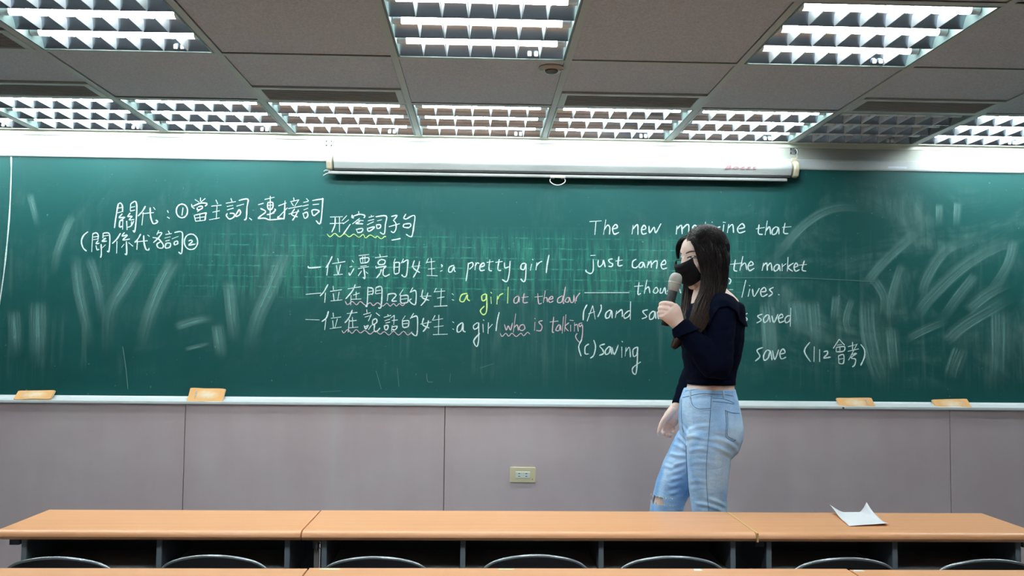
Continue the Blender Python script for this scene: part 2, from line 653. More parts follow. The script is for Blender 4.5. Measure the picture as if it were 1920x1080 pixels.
def board_material():
    m = bpy.data.materials.new('green_chalkboard')
    m.use_nodes = True
    nt = m.node_tree
    N, L = nt.nodes.new, nt.links.new
    b = nt.nodes['Principled BSDF']
    b.inputs['Roughness'].default_value = 0.42
    b.inputs['Specular IOR Level'].default_value = 0.30
    b.inputs['Specular Tint'].default_value = (0.85, 0.97, 1.0, 1)
    tc = N('ShaderNodeTexCoord')
    sep = N('ShaderNodeSeparateXYZ')
    L(tc.outputs['Object'], sep.inputs[0])

    def noise_(scale, detail=3, dist=0.0, rough=0.5, w=0.0):
        mp = N('ShaderNodeMapping')
        mp.inputs['Scale'].default_value = scale
        mp.inputs['Location'].default_value = (w, w * 0.7, w * 1.3)
        L(tc.outputs['Object'], mp.inputs['Vector'])
        nz = N('ShaderNodeTexNoise')
        nz.inputs['Scale'].default_value = 1
        nz.inputs['Detail'].default_value = detail
        nz.inputs['Distortion'].default_value = dist
        nz.inputs['Roughness'].default_value = rough
        L(mp.outputs[0], nz.inputs['Vector'])
        return nz.outputs['Fac']

    def math_(op, a, b_=None, c=None):
        n = N('ShaderNodeMath')
        n.operation = op
        for i, v in enumerate((a, b_, c)):
            if v is None:
                continue
            if isinstance(v, (int, float)):
                n.inputs[i].default_value = v
            else:
                L(v, n.inputs[i])
        return n.outputs[0]

    def rng(v, a, b_, c=0.0, d=1.0):
        n = N('ShaderNodeMapRange')
        n.interpolation_type = 'SMOOTHSTEP'
        for k, x in zip(('From Min', 'From Max', 'To Min', 'To Max'), (a, b_, c, d)):
            n.inputs[k].default_value = x
        L(v, n.inputs['Value'])
        return n.outputs[0]
    X, Z = sep.outputs['X'], sep.outputs['Z']
    mul = lambda a, b_: math_('MULTIPLY', a, b_)
    add = lambda a, b_: math_('ADD', a, b_)

    def window(v, a0, a1, b0, b1):
        return mul(rng(v, a0, a1), rng(v, b0, b1, 1.0, 0.0))
    # 1 wiping swirls: big curved sweeps, densest on the right half
    sw = rng(noise_((1.5, 1, 1.9), 7, 2.6, 0.62), 0.44, 0.74)
    fine = noise_((26, 1, 5), 5, 0.6, 0.6, 3.0)
    swirl = mul(sw, rng(fine, 0.25, 0.75))
    right = add(0.28, mul(rng(X, 0.9, 2.0), 0.75))
    swirl = mul(mul(swirl, right), window(Z, 1.10, 1.32, 2.0, 2.2))
    # 2 vertical strokes of the felt, in patches
    vs = mul(rng(noise_((34, 1, 1.6), 4, 0.3, 0.6, 9.0), 0.48, 0.72), rng(noise_((2.4, 1, 2.6), 3, 0.4, 0.5, 5.0), 0.45, 0.65))
    vs = mul(vs, window(Z, 1.10, 1.25, 1.75, 2.0))
    # 3 the patch of half wiped ruled writing in the middle: lines, specks, vertical hatching
    patch = mul(window(X, -1.65, -0.35, 1.35, 1.75), window(Z, 1.53, 1.60, 1.80, 1.93))
    hl = math_('FRACT', mul(Z, 20.2))
    line = rng(math_('ABSOLUTE', math_('SUBTRACT', hl, 0.5)), 0.02, 0.10, 1.0, 0.0)
    line = mul(line, rng(noise_((30, 1, 90), 4, 0.3, 0.7, 2.0), 0.44, 0.66))
    speck = rng(noise_((130, 1, 170), 3, 0.2, 0.7, 4.0), 0.55, 0.75)
    speck = mul(speck, rng(noise_((9, 1, 16), 3, 0.2, 0.6, 7.0), 0.42, 0.66))
    vl = math_('FRACT', mul(X, 11.0))
    vline = rng(math_('ABSOLUTE', math_('SUBTRACT', vl, 0.5)), 0.01, 0.06, 1.0, 0.0)
    vline = mul(vline, rng(noise_((40, 1, 12), 3, 0.2, 0.6, 8.0), 0.5, 0.7))
    hatch = rng(noise_((70, 1, 5), 4, 0.2, 0.65, 1.0), 0.40, 0.75)
    dusty = add(add(mul(line, 0.8), mul(speck, 0.7)), add(mul(hatch, 0.5), mul(vline, 0.4)))
    patchf = mul(patch, dusty)
    # 4 stray flecks all over
    fleck = rng(noise_((70, 1, 60), 2, 0.0, 0.5, 12.0), 0.74, 0.80)
    base = N('ShaderNodeMixRGB')
    base.inputs[1].default_value = BOARD_A
    base.inputs[2].default_value = BOARD_B
    L(noise_((0.9, 1, 1.3), 4, 0.8, 0.5, 20.0), base.inputs[0])
    mx = N('ShaderNodeMixRGB')                   # grey-white smear
    mx.inputs[2].default_value = (0.28, 0.41, 0.38, 1)
    L(math_('MINIMUM', add(mul(swirl, 0.30), add(mul(vs, 0.12), mul(fleck, 0.35))), 0.8), mx.inputs[0])
    L(base.outputs[0], mx.inputs[1])
    mx2 = N('ShaderNodeMixRGB')
    mx2.inputs[2].default_value = (0.08, 0.44, 0.30, 1)
    L(math_('MINIMUM', mul(patchf, 0.55), 0.85), mx2.inputs[0])
    L(mx.outputs[0], mx2.inputs[1])
    L(mx2.outputs[0], b.inputs['Base Color'])
    return m


BOARD_A = (0.008, 0.068, 0.067, 1)
BOARD_B = (0.011, 0.090, 0.085, 1)
m_board = board_material()
m_alu = mat('white_aluminium_profile', (0.50, 0.54, 0.55), 0.35, spec=0.5)
m_tape = mat('old_tape', (0.62, 0.72, 0.84), 0.3)
m_tape2 = mat('yellowed_tape', (0.62, 0.61, 0.52), 0.4)
board = empty('blackboard', (0, 0, 0))
tag(board, 'long green blackboard covered with chalk grammar notes', 'blackboard')
b = MB()
b.box(BX0, BX1, 0.0, WALL_Y, BZ0 - 0.02, BZ1 + 0.01)
b.build('writing_surface', m_board, board)
b = MB()
b.prism([(0.0, BZ1 - 0.002), (-0.006, BZ1), (-0.008, BZ1 + 0.006), (-0.008, BZ1 + 0.044), (0.0, BZ1 + 0.050), (WALL_Y, BZ1 + 0.050), (WALL_Y, BZ1 - 0.002)], 'x', BX0, BX1)
top_frame = b.build('top_frame', m_alu, board)
for (x0, y0, x1, y1, mm) in ((88, 279, 130, 289, m_tape), (318, 285, 372, 292, m_tape), (150, 282, 190, 285, m_tape2), (255, 285, 280, 288, m_tape2),
                             (1502, 306, 1530, 311, m_alu), (1548, 309, 1640, 316, m_alu), (1560, 303, 1600, 306, m_tape2), (1740, 313, 1800, 317, m_tape2), (1665, 312, 1700, 316, m_tape)):
    p, q = at_y(x0, y0, -0.008), at_y(x1, y1, -0.008)
    b = MB()
    b.box(p.x, q.x, -0.0088, -0.0078, min(q.z, p.z), max(p.z, q.z))
    b.build('tape_scrap', mm, top_frame)
# chalk tray: sloped back, flat lip
b = MB()
b.prism([(0.0, BZ0 + 0.014), (-0.004, BZ0 + 0.014), (-0.010, BZ0 + 0.006), (-0.050, BZ0 - 0.006), (-0.058, BZ0 - 0.006), (-0.059, BZ0 - 0.008), (-0.059, BZ0 - 0.017), (-0.057, BZ0 - 0.019), (0.0, BZ0 - 0.019)], 'x', BX0, BX1)
tray = b.build('chalk_tray', m_alu, board, smooth=30)

p = at_y(1581, 769, -0.059)
b = MB()
b.box(p.x - 0.004, p.x + 0.005, -0.0605, -0.057, BZ0 - 0.0165, BZ0 - 0.009)
b.build('tray_joint', mat('dark_gap', (0.03, 0.03, 0.03), 0.8), tray)

# ---------------- writing: chalk strokes as thin raised ribbons, measured on the board plane
m_chalk = mat('white_chalk', (0.64, 0.84, 0.84), 0.9, spec=0.1, vary=((350, 350, 350), 0.35, 3))
m_chalk_y = mat('yellow_chalk', (0.56, 0.78, 0.27), 0.9, spec=0.1, vary=((400, 400, 400), 0.22, 2))
m_chalk_p = mat('pink_chalk', (0.62, 0.48, 0.53), 0.9, spec=0.1, vary=((400, 400, 400), 0.22, 2))
m_chalk_f = mat('faint_chalk', (0.10, 0.20, 0.19), 0.9, spec=0.1)
CROP = {'A': (130, 360, 7.3846), 'B': (350, 360, 7.111), 'C': (560, 380, 6.857), 'D': (560, 470, 6.353), 'E': (820, 470, 5.683),
        'F': (1070, 400, 6.748), 'G': (1070, 520, 5.683), 'H': (1340, 400, 3.6), 'K': (1250, 425, 7.714), 'P': (0, 0, 1.0)}


def ring_pts(cx, cy, rx, ry, n=14, a0=-100):
    return ' '.join('%.0f,%.0f' % (cx + rx * math.cos(math.radians(a0 - 360 * k / n)), cy + ry * math.sin(math.radians(a0 - 360 * k / n))) for k in range(n + 1))


WRITING = [
 ('white chalk line of Chinese characters at the upper left', m_chalk, [
  ('A', "680,160 655,290 625,500|680,165 710,155 735,190 738,275|655,225 735,215|660,290 745,270|735,300 690,355 770,350 700,398 748,390|700,400 695,480 735,475|742,390 738,520|850,165 845,255|850,165 912,130 935,200 925,400 905,548 882,530|850,215 910,200|845,265 910,250|845,290 810,340 870,335 830,385 900,380|795,400 800,525|862,405 858,455|895,400 855,470 805,490|"
   "1055,195 1010,270 950,335|1025,280 1005,460|1010,300 1170,285|1120,215 1125,330 1150,420 1180,440 1225,410 1195,388|1165,210 1190,245|1358,255 1372,288|1355,345 1388,366|1575,215 1560,325|" + ring_pts(1560, 262, 78, 95)),
  ('B', "185,75 185,125|110,100 165,135|250,85 190,135|65,160 75,200 105,220|85,190 180,150 262,150 268,168 245,190|140,205 150,240 205,220 205,190 150,200|215,215 140,265|100,310 120,390|105,310 250,280 255,300 245,380|110,350 245,330|175,300 180,380|120,390 245,378|"
   "390,105 415,160|330,190 465,175|345,270 440,250|405,180 395,365|300,372 440,345|590,85 605,125|525,150 655,128|535,195 620,178|540,240 625,215|545,285 530,315 570,360 628,335 635,290 575,285|695,115 815,95 805,200 795,350 765,372|665,190 765,160|690,250 650,322 700,310 720,270 700,235 685,262|835,345 870,375|"
   "955,170 1025,150|985,220 1055,262 985,320 950,355|950,356 1040,350 1100,370 1190,366 1290,355|1040,100 1170,70|1115,55 1112,370|1085,135 1080,205 1115,240 1150,200 1145,140 1085,140|1080,182 1150,172|1170,228 1185,242 1130,290 1070,302|1070,305 1170,280|"
   "1225,185 1330,145|1312,115 1300,340 1278,352 1215,345 1228,322|1230,330 1345,210|1425,75 1435,120|1380,130 1500,105|1395,140 1425,185|1492,110 1440,190|1355,222 1540,185|1440,225 1400,300 1480,332|1492,235 1450,320 1410,380|1360,295 1500,258|1595,85 1628,122|1555,140 1620,125|1545,190 1625,170|1560,240 1620,215|1550,280 1575,352 1615,320 1605,270 1562,285|1675,115 1800,95 1815,110 1785,412 1725,380|1680,170 1765,160|1665,245 1690,315 1745,280 1765,250 1700,235 1668,250")]),
 ('white chalk line of Chinese characters ending in a circled two', m_chalk, [
  ('A', "260,550 200,600 168,680 190,770 240,820|325,580 310,830|320,585 370,565 402,600 395,660|330,625 395,615|330,660 400,650|402,670 370,715 418,708|370,740 385,802 412,790|470,570 465,640|470,570 545,570 562,640 550,820 525,815|475,610 545,600|475,650 505,640 455,682 522,680|440,720 445,850 432,910|502,730 455,775|"
   "710,570 660,650 595,715|660,680 655,850|765,560 730,612 802,592|810,600 742,665 840,650|790,680 795,860 770,852|760,720 722,770|820,700 882,752|990,580 950,650 905,700|945,670 935,800|925,690 1085,675|1030,600 1035,700 1060,790 1095,805 1106,775|1082,595 1112,615|"
   "1240,530 1212,592|1215,570 1282,565 1230,640 1165,702|1155,630 1235,650 1300,730 1290,775 1232,770 1215,722 1262,690|1370,535 1388,575|1330,590 1420,575|1320,640 1400,620|1330,680 1390,665|1342,705 1330,772 1390,765 1400,712 1345,708|1455,562 1560,555 1565,700 1555,850 1512,830|1420,650 1510,615|1450,695 1460,732 1500,715 1495,680 1452,692|1650,680 1690,665 1700,690 1655,735 1748,720|" + ring_pts(1685, 690, 92, 108))]),
 ('white chalk heading of five Chinese characters above the example sentences', m_chalk, [
  ('C', "405,185 568,180|400,270 580,262|470,190 465,290 425,380|525,185 525,380|620,165 555,235|645,220 570,275|665,275 620,340 575,405|770,110 775,155|690,155 685,190 712,195|690,180 780,150 850,165 838,197|785,200 690,275|745,225 835,232|790,240 735,268 830,272|740,340 760,387|740,345 822,332 810,375 755,387|"
   "930,160 945,180|900,190 970,172|890,235 970,215|880,285 965,245|890,325 885,345 905,370 958,335 970,310 892,330|990,182 1125,172 1115,280 1100,402 1045,380|1010,235 1070,220|1000,280 1010,332 1050,320 1050,285 1002,285|1190,178 1265,165 1225,220|1215,222 1250,270 1250,340 1220,385 1185,365|1160,310 1300,270|1380,145 1350,200 1388,212|1385,210 1490,165 1480,300 1460,420 1430,436 1380,405|1360,270 1345,310 1410,322 1440,298 1432,270 1362,275|1195,482 1270,470 1310,460")]),
 ('yellow wavy underline below the five character heading', m_chalk_y, [
  ('C', "365,400 405,440 465,395 525,440 590,400 650,440 710,405 775,445 830,408 860,455 920,415 985,450 1010,430 1060,465 1105,435 1122,440")]),
 ('white chalk example sentence ending in a pretty girl', m_chalk, [
  ('D', "115,185 130,205 265,195|400,65 365,140 325,205|352,165 335,295|465,90 475,140|400,155 555,130|450,175 465,275|500,165 470,285|415,290 525,280|635,115 655,140|605,195 640,185|600,260 610,292 660,210|715,60 840,45|730,90 740,150|730,95 832,85 820,137 740,150|762,65 765,140|790,60 790,140|735,190 810,178|705,215 835,190|775,200 790,325 765,315|750,240 708,302|800,250 825,275|"
   "965,40 975,75|910,85 1060,65|970,108 945,140 960,165 1015,160 1030,120 985,105 962,122|918,182 925,215|920,205 1030,185 1036,192 1010,215|985,220 970,270 925,327|1010,215 1005,280 1035,305 1085,280|1150,95 1130,150|1140,140 1140,270 1195,265|1140,145 1195,140 1200,180 1195,265|1140,200 1190,195|1250,95 1222,150|1235,145 1295,110 1300,150 1285,290 1255,312 1225,285|1380,115 1362,200 1445,262|1440,125 1420,220 1365,320|1340,190 1450,180|1545,90 1518,152|1520,140 1625,128|1580,90 1585,290|1540,220 1625,212|1525,295 1655,300|1695,165 1712,180 1700,195|1685,247 1712,235"),
  ('E', "180,155 130,175 120,220 150,225 180,170 180,210 195,225|330,130 325,200 305,325|330,142 370,125 380,160 340,200|410,125 400,208|400,165 425,130 447,140|452,175 500,160 490,130 455,165 460,212 506,205|560,95 550,200 582,215|525,125 600,115|660,90 645,200 682,210|620,125 695,115|715,125 720,182 765,170|775,110 765,250 740,330 690,305|"
   "940,135 900,142 890,190 925,200 945,140 940,290 920,332 888,298|1005,140 990,212|1010,90 1022,100|1060,125 1050,208|1055,170 1080,132 1116,112|1190,45 1170,150 1160,240")]),
 ('white chalk Chinese example sentence about a girl at the door', m_chalk, [
  ('D', "85,520 270,505|350,400 300,490 255,540|320,500 310,620|410,420 415,470|375,485 515,465|412,510 422,590|482,490 465,590|380,600 520,585|585,455 740,430|675,400 640,480 560,575|625,530 620,650|650,530 725,505|685,490 685,575|625,580 745,575|825,430 815,650 795,655|825,440 880,450 887,500 870,525|825,490 880,480|825,525 875,515|920,440 915,512|920,440 985,430 992,530 980,672 948,680|920,480 980,470|920,515 992,505|"
   "1065,515 1055,600|1060,520 1130,510 1160,535 1110,597 1170,600|1245,460 1200,530|1215,525 1220,622 1300,615|1215,540 1300,535 1300,615|1220,580 1295,570|1360,440 1325,500|1330,495 1395,480 1395,620 1370,642 1320,600 1345,572|1480,465 1470,555 1555,592|1540,500 1510,590 1455,655|1445,545 1580,540|1640,445 1612,497|1620,490 1745,480|1700,450 1690,660|1650,565 1735,550|1610,665 1772,655|1825,510 1847,528|1825,582 1852,592")]),
 ('yellow chalk words in the second example sentence', m_chalk_y, [
  ('E', "320,455 260,470 240,530 280,542 320,470 320,515 347,535|520,460 475,480 480,532 515,520 525,465 525,640 490,682 458,640 502,590|570,490 575,566|568,440 580,456|640,480 635,572|640,520 665,475 702,455|755,385 748,562")]),
 ('pink chalk words at the end of the second example sentence', m_chalk_p, [
  ('E', "870,492 852,485 820,512 820,556 855,550 870,491 872,550|925,455 915,550 965,550|895,500 970,490|1070,455 1080,562 1112,558|1035,495 1125,485|1150,425 1130,556|1130,510 1165,500 1172,550|1185,520 1230,510 1220,485 1185,520 1200,552 1237,535|1330,480 1285,510 1285,552 1325,545 1340,480|1365,385 1340,550 1352,555|1380,500 1360,540 1395,547 1405,505 1380,500|1410,495 1425,552 1450,540 1455,480|1455,470 1470,562|1480,540 1482,500 1520,450")]),
 ('pink wavy underline below the second Chinese sentence', m_chalk_p, [
  ('D', "555,600 575,640 600,635 640,605 690,645 735,605 795,650 850,620 890,655 940,620 1000,660 1050,625 1090,660 1130,630 1165,660 1200,630 1240,655 1285,610")]),
 ('white chalk Chinese example sentence about a girl who is talking', m_chalk, [
  ('D', "80,820 250,825|355,720 330,800 275,845|325,820 310,945|410,740 415,790|385,805 505,790|405,830 415,925|462,810 430,925|370,930 510,910|575,750 700,735|640,705 600,800 550,860|605,820 590,972|600,840 690,830|640,790 645,915|600,920 710,910|810,700 815,742|770,762 858,738|788,792 848,775|780,890 800,932 830,890 790,910|865,758 830,840|920,740 967,777|880,830 920,810 932,850 885,882 880,832|870,885 830,942|905,882 900,950 930,962 970,920|"
   "1060,758 1070,778|1015,795 1100,770|1025,835 1090,815|1035,862 1090,850|1020,890 1030,942 1060,930 1062,890 1022,895|1142,768 1095,802|1110,832 1180,825|1140,775 1132,885|1115,890 1105,962|1110,910 1172,900 1150,942 1110,935|1270,775 1232,832|1235,830 1245,912 1305,905|1235,840 1310,835 1305,905|1240,872 1300,865|1370,745 1328,812|1340,800 1405,780 1417,850 1410,990 1385,1012 1348,980|1490,800 1475,880 1557,922|1545,830 1530,900 1480,967|1450,875 1580,850|1625,770 1592,832|1600,830 1720,810|1670,765 1665,995|1610,910 1725,895|1600,1000 1775,995|1830,845 1852,860|1830,930 1852,940"),
  ('E', "275,776 258,770 215,810 215,866 255,850 275,773 275,850 302,865|430,765 385,800 395,837 435,815 440,770 440,950 420,1022 388,960 452,880|485,780 490,872|488,735 498,746|545,765 540,886|545,830 588,783|660,655 640,740 625,857")]),
 ('pink chalk words at the end of the third example sentence', m_chalk_p, [
  ('E', "715,785 735,847 755,800 780,847 800,768|835,670 810,872|815,825 850,790 862,852|890,790 870,830 900,852 932,830 920,790 886,795|1040,760 1035,852|1036,720 1045,728|1122,745 1080,760 1115,805 1100,852 1053,850|1240,705 1225,860 1242,866|1198,760 1290,750|1309,796 1292,792 1265,832 1268,852 1298,848 1310,793 1317,852|1345,700 1330,882|1370,680 1355,862|1402,768 1360,810 1397,857|1420,790 1420,862|1410,740 1452,745|1462,765 1460,862|1460,800 1490,788 1502,862|1545,770 1510,780 1520,812 1545,790 1545,900 1520,977 1473,920 1490,880")]),
 ('pink wavy underlines below the third example sentence', m_chalk_p, [
  ('D', "515,950 540,980 585,940 635,985 685,940 735,980 790,950 850,995 910,955 970,995 1020,965 1075,1005 1130,960 1190,1005 1250,960 1300,1005 1352,965"),
  ('E', "670,880 690,915 730,880 760,912 795,880 840,915 890,880 920,907 960,870 987,890")]),
 ('white chalk question, first English line', m_chalk, [
  ('F', "238,105 392,95|320,105 305,272|445,80 415,272|425,210 465,150 495,180 490,267|530,200 590,180 570,140 530,190 550,262 612,240|790,150 775,267|785,200 835,145 850,165 850,272|890,210 950,195 930,150 895,200 910,262 962,250|990,160 1000,247 1055,175 1075,247 1142,130|1345,160 1335,267|1345,200 1400,150 1410,262|1410,200 1470,142 1495,162 1490,262"),
  ('K', "375,18 430,10 410,-22 375,10 390,62 442,45|520,-5 480,30 490,62 545,30|562,-70 548,52|650,-22 645,50|655,-70 660,-60"),
  ('H', "38,90 5,105 10,132 38,124|62,75 55,132|55,60 75,62|95,72 85,132|90,102 120,75 127,132|160,105 200,95 185,70 155,100 165,132 207,120|300,75 295,135 325,142|278,105 337,95|355,50 340,147|345,120 370,90 377,142|430,98 412,92 390,112 390,142 415,135 430,97 434,142|475,65 465,130 497,136|455,95 517,90")]),
 ('white chalk question, second English line', m_chalk, [
  ('F', "250,535 317,530|285,580 285,720 250,762 195,735 195,712|350,590 345,650 365,677 405,640 415,590 437,682|530,575 480,590 500,625 530,640 520,672 478,670|610,545 600,660 657,655|568,605 657,590|830,580 785,610 785,680 830,687 847,665|920,625 896,619 865,652 870,687 908,672 920,622 942,692|985,605 965,692|975,660 1015,605 1020,692|1025,650 1060,610 1095,610 1085,702|1140,650 1200,640 1190,590 1145,640 1160,702 1218,690"),
  ('H', "140,312 130,380 152,390|103,345 187,335|190,290 170,387|175,360 205,335 217,382|230,355 260,345 245,325 225,355 235,387 267,370|330,335 320,387|325,360 350,335 355,387|355,360 378,335 387,387|435,350 418,346 400,367 405,390 428,377 435,348 442,390|455,340 455,390|455,360 482,340|495,295 490,392|532,335 495,365 527,392|535,365 560,355 550,335 535,360 545,390 572,380|605,320 590,380 617,390|568,350 622,345")]),
 ('white chalk question, third English line starting with a blank', m_chalk, [
  ('F', "175,1005 742,1003|865,870 850,1022 887,1010|803,925 917,915|965,840 930,1017|940,970 985,930 1002,1012|1070,945 1045,990 1075,1012 1105,980 1090,940 1066,945|1140,945 1130,1002 1160,1002 1190,940 1202,1022|1250,960 1225,985 1245,1000 1213,1025|1368,940 1345,985 1375,960 1392,1012"),
  ('K', "868,760 900,748 928,780 905,832|890,912 960,912"),
  ('H', "210,450 183,568|237,510 225,562|233,485 238,490|255,510 265,562 302,505|310,530 345,525 335,500 310,525 320,562 357,545|397,500 370,515 390,540 363,562|429,547 438,551")]),
 ('white chalk answer choices, upper line', m_chalk, [
  ('G', "175,290 140,360 133,458|235,300 175,467|235,300 262,447|188,390 258,365|322,290 325,340 288,422|434,358 412,352 375,384 375,432 410,424 435,354 442,437|490,355 475,432|485,390 540,345 550,370 550,422|636,356 610,362 570,400 575,437 615,418 636,385|638,258 635,452|822,345 770,360 785,390 810,420 758,442|900,370 872,364 840,402 845,447 882,432 900,367 907,442|922,365 937,442 962,390"),
  ('H', "222,675 195,690 220,715 188,737|322,680 290,695 315,720 283,740|368,690 352,686 330,710 335,737 358,722 368,690 374,737|385,690 400,737 427,680|430,710 460,700 450,680 430,705 440,737 470,725|512,694 494,692 475,712 480,738 503,728 512,706|514,638 510,764")]),
 ('white chalk answer choices, lower line', m_chalk, [
  ('G', "120,660 85,740 112,842|195,710 155,740 155,812 192,815|245,668 265,740 245,830 208,862|365,710 310,730 340,770 350,810 303,832|424,744 405,740 370,780 375,822 412,802 425,742 437,822|440,745 465,822 507,720|545,740 545,857|543,680 556,690|590,745 580,842|590,790 625,745 637,852|715,740 665,770 670,842 705,820 715,745 705,960 690,1032 660,1010 665,960 747,900"),
  ('H', "155,925 140,960 160,977 176,950 160,925|325,905 285,925 305,965 273,998|374,930 352,924 330,960 335,992 362,974 375,928 387,992|390,925 405,987 432,920|440,950 475,940 460,915 440,945 450,982 482,970|642,870 605,930 647,1002|672,898 670,1002|708,918 708,1002|735,935 760,930 760,950 735,977 782,970|840,850 800,912|840,850 877,890|825,890 860,885|820,905 820,935|820,905 875,900 870,930 820,935|845,900 845,935|835,960 838,1012|835,962 870,955 868,1012 838,1012|838,985 868,980|900,900 960,885|930,868 930,920|898,932 972,915|962,880 903,992|920,955 957,945 920,975 950,985 945,1022 928,1037|985,885 1010,920 1010,970 985,1027")]),
 ('long white chalk line down the left end of the board', m_chalk, [
  ('P', "21,291 21,330 18,400 13,460 7,515 -4,590")]),
 ('faint half wiped chalk marks', m_chalk_f, [
  ('C', "770,615 830,570"), ('P', "170,296 177,292|230,650 236,690 240,730|900,690 925,682|745,690 748,725|705,695 715,730|1370,521 1480,521 1560,524 1640,528|600,735 640,733|800,700 802,715 812,716|845,700 843,716")]),
]


def chalk_ribbon(mb, pts, w):
    P = smooth_path(pts, 4)
    n = len(P)
    L_, R_ = [], []
    ph = random.uniform(0, 50)
    for i in range(n):
        t = P[min(i + 1, n - 1)] - P[max(i - 1, 0)]
        if t.length < 1e-9:
            t = Vector((1, 0, 0))
        t.normalize()
        s = Vector((-t.z, 0, t.x))
        k = i / max(n - 1, 1)
        ww = w * (0.78 + 0.35 * noise.noise(Vector((ph, i * 0.45, 0)))) * (0.62 if i in (0, n - 1) else 1.0)
        L_.append(P[i] + s * ww * 0.5)
        R_.append(P[i] - s * ww * 0.5)
    y0 = random.uniform(0.0009, 0.0016)
    rings = []
    for i, (a, c) in enumerate(zip(L_, R_)):
        yo, yi = Vector((0, -y0 - 0.000012 * i, 0)), Vector((0, -0.0001, 0))
        rings.append([a + yi, a + yo, c + yo, c + yi])
    mb.loft(rings)


for lab, mm, blocks in WRITING:
    mb = MB()
    wv = 0.0074
    if mm is m_chalk_p:
        wv = 0.0060
    if mm is m_chalk_f:
        wv = 0.004
    if 'wavy' in lab:
        wv = 0.0050
    for cr, txt in blocks:
        ox, oy, sc = CROP[cr]
        for st in txt.split('|'):
            pts = []
            for tok in st.split():
                u, v = tok.split(',')
                pts.append(at_y(ox + float(u) / sc, oy + float(v) / sc, 0.0))
            if len(pts) > 1:
                chalk_ribbon(mb, pts, wv)
    mb.build('chalk_underline' if 'wavy' in lab else 'chalk_lettering', mm, board, label=lab)

# broad smears left by the board eraser: dusty sweeps lying on the green
def smear_material():
    m = bpy.data.materials.new('wiped_chalk_dust')
    m.use_nodes = True
    nt = m.node_tree
    N, L = nt.nodes.new, nt.links.new
    for nd in list(nt.nodes):
        if nd.type != 'OUTPUT_MATERIAL':
            nt.nodes.remove(nd)
    out = [nd for nd in nt.nodes if nd.type == 'OUTPUT_MATERIAL'][0]
    uv = N('ShaderNodeUVMap')
    sp = N('ShaderNodeSeparateXYZ')
    L(uv.outputs[0], sp.inputs[0])

    def mth(op, a, b_=None):
        n = N('ShaderNodeMath')
        n.operation = op
        for i, v in enumerate((a, b_)):
            if v is None:
                continue
            if isinstance(v, (int, float)):
                n.inputs[i].default_value = v
            else:
                L(v, n.inputs[i])
        return n.outputs[0]

    def rng(v, a, b_):
        n = N('ShaderNodeMapRange')
        n.interpolation_type = 'SMOOTHSTEP'
        n.inputs['From Min'].default_value, n.inputs['From Max'].default_value = a, b_
        L(v, n.inputs['Value'])
        return n.outputs[0]
    U, V = sp.outputs['X'], sp.outputs['Y']
    eu = mth('MULTIPLY', rng(U, 0.0, 0.16), rng(U, 1.0, 0.60))
    ev = mth('MULTIPLY', rng(V, 0.0, 0.22), rng(V, 1.0, 0.45))
    oi = N('ShaderNodeObjectInfo')
    mp = N('ShaderNodeMapping')
    mp.inputs['Scale'].default_value = (14, 1.0, 1)
    L(uv.outputs[0], mp.inputs['Vector'])
    cb = N('ShaderNodeVectorMath')
    cb.operation = 'ADD'
    L(mp.outputs[0], cb.inputs[0])
    L(oi.outputs['Location'], cb.inputs[1])
    nz = N('ShaderNodeTexNoise')
    nz.inputs['Scale'].default_value = 1
    nz.inputs['Detail'].default_value = 5
    nz.inputs['Roughness'].default_value = 0.62
    L(cb.outputs[0], nz.inputs['Vector'])
    st = rng(nz.outputs['Fac'], 0.36, 0.66)
    al = mth('MULTIPLY', mth('MULTIPLY', eu, ev), mth('MULTIPLY_ADD', st, 0.9))
    al = mth('MULTIPLY', al, 0.36)
    df = N('ShaderNodeBsdfDiffuse')
    df.inputs['Color'].default_value = (0.22, 0.46, 0.44, 1)
    tr = N('ShaderNodeBsdfTransparent')
    mx = N('ShaderNodeMixShader')
    L(al, mx.inputs[0])
    L(tr.outputs[0], mx.inputs[1])
    L(df.outputs[0], mx.inputs[2])
    L(mx.outputs[0], out.inputs['Surface'])
    return m


m_smear = smear_material()
SMEARS = [((1400, 320, 2.348), "500,520 600,400 720,290 800,200:60|760,560 800,450 900,330 1110,270:64|740,640 800,560 950,420 1100,330 1190,310:74|960,620 1060,540 1170,480:66|860,760 950,680 1080,600 1180,540:74|700,740 800,690 900,650:50|540,560 545,700 580,860 620,950:110|640,680 650,800 660,900:74|400,540 385,690:54|470,560 440,660 470,740:44|1120,600 1120,780 1115,970:112|950,780 920,860 900,930:94|300,560 310,700 315,800:84|210,560 215,740:74|100,600 110,900:76|850,140 850,260:44|930,130 925,260:44|120,380 260,230 400,160 580,170:54|1180,300 1150,420 1060,560:60|560,470 610,560 600,680:60|690,400 640,560 640,690:50|1020,450 930,560 860,660:60"),
          ((0, 280, 2.16), "310,420 320,560 350,700 370,830:58|570,440 520,530 450,660 440,860:74|720,430 650,560 600,700 570,850:74|300,260 240,400 220,520:44|1170,390 1100,560 1040,700 1010,850:74|930,520 940,660 960,800:64|700,720 800,690 880,680:44|740,812 870,780:22|160,600 160,900:94|120,170 160,330:34|60,640 70,860:70|360,430 400,560 420,720:50|880,700 900,860:60"),
          ((0, 0, 1.0), "1500,560 1505,600 1510,640:40|1440,560 1446,630 1450,700:44")]
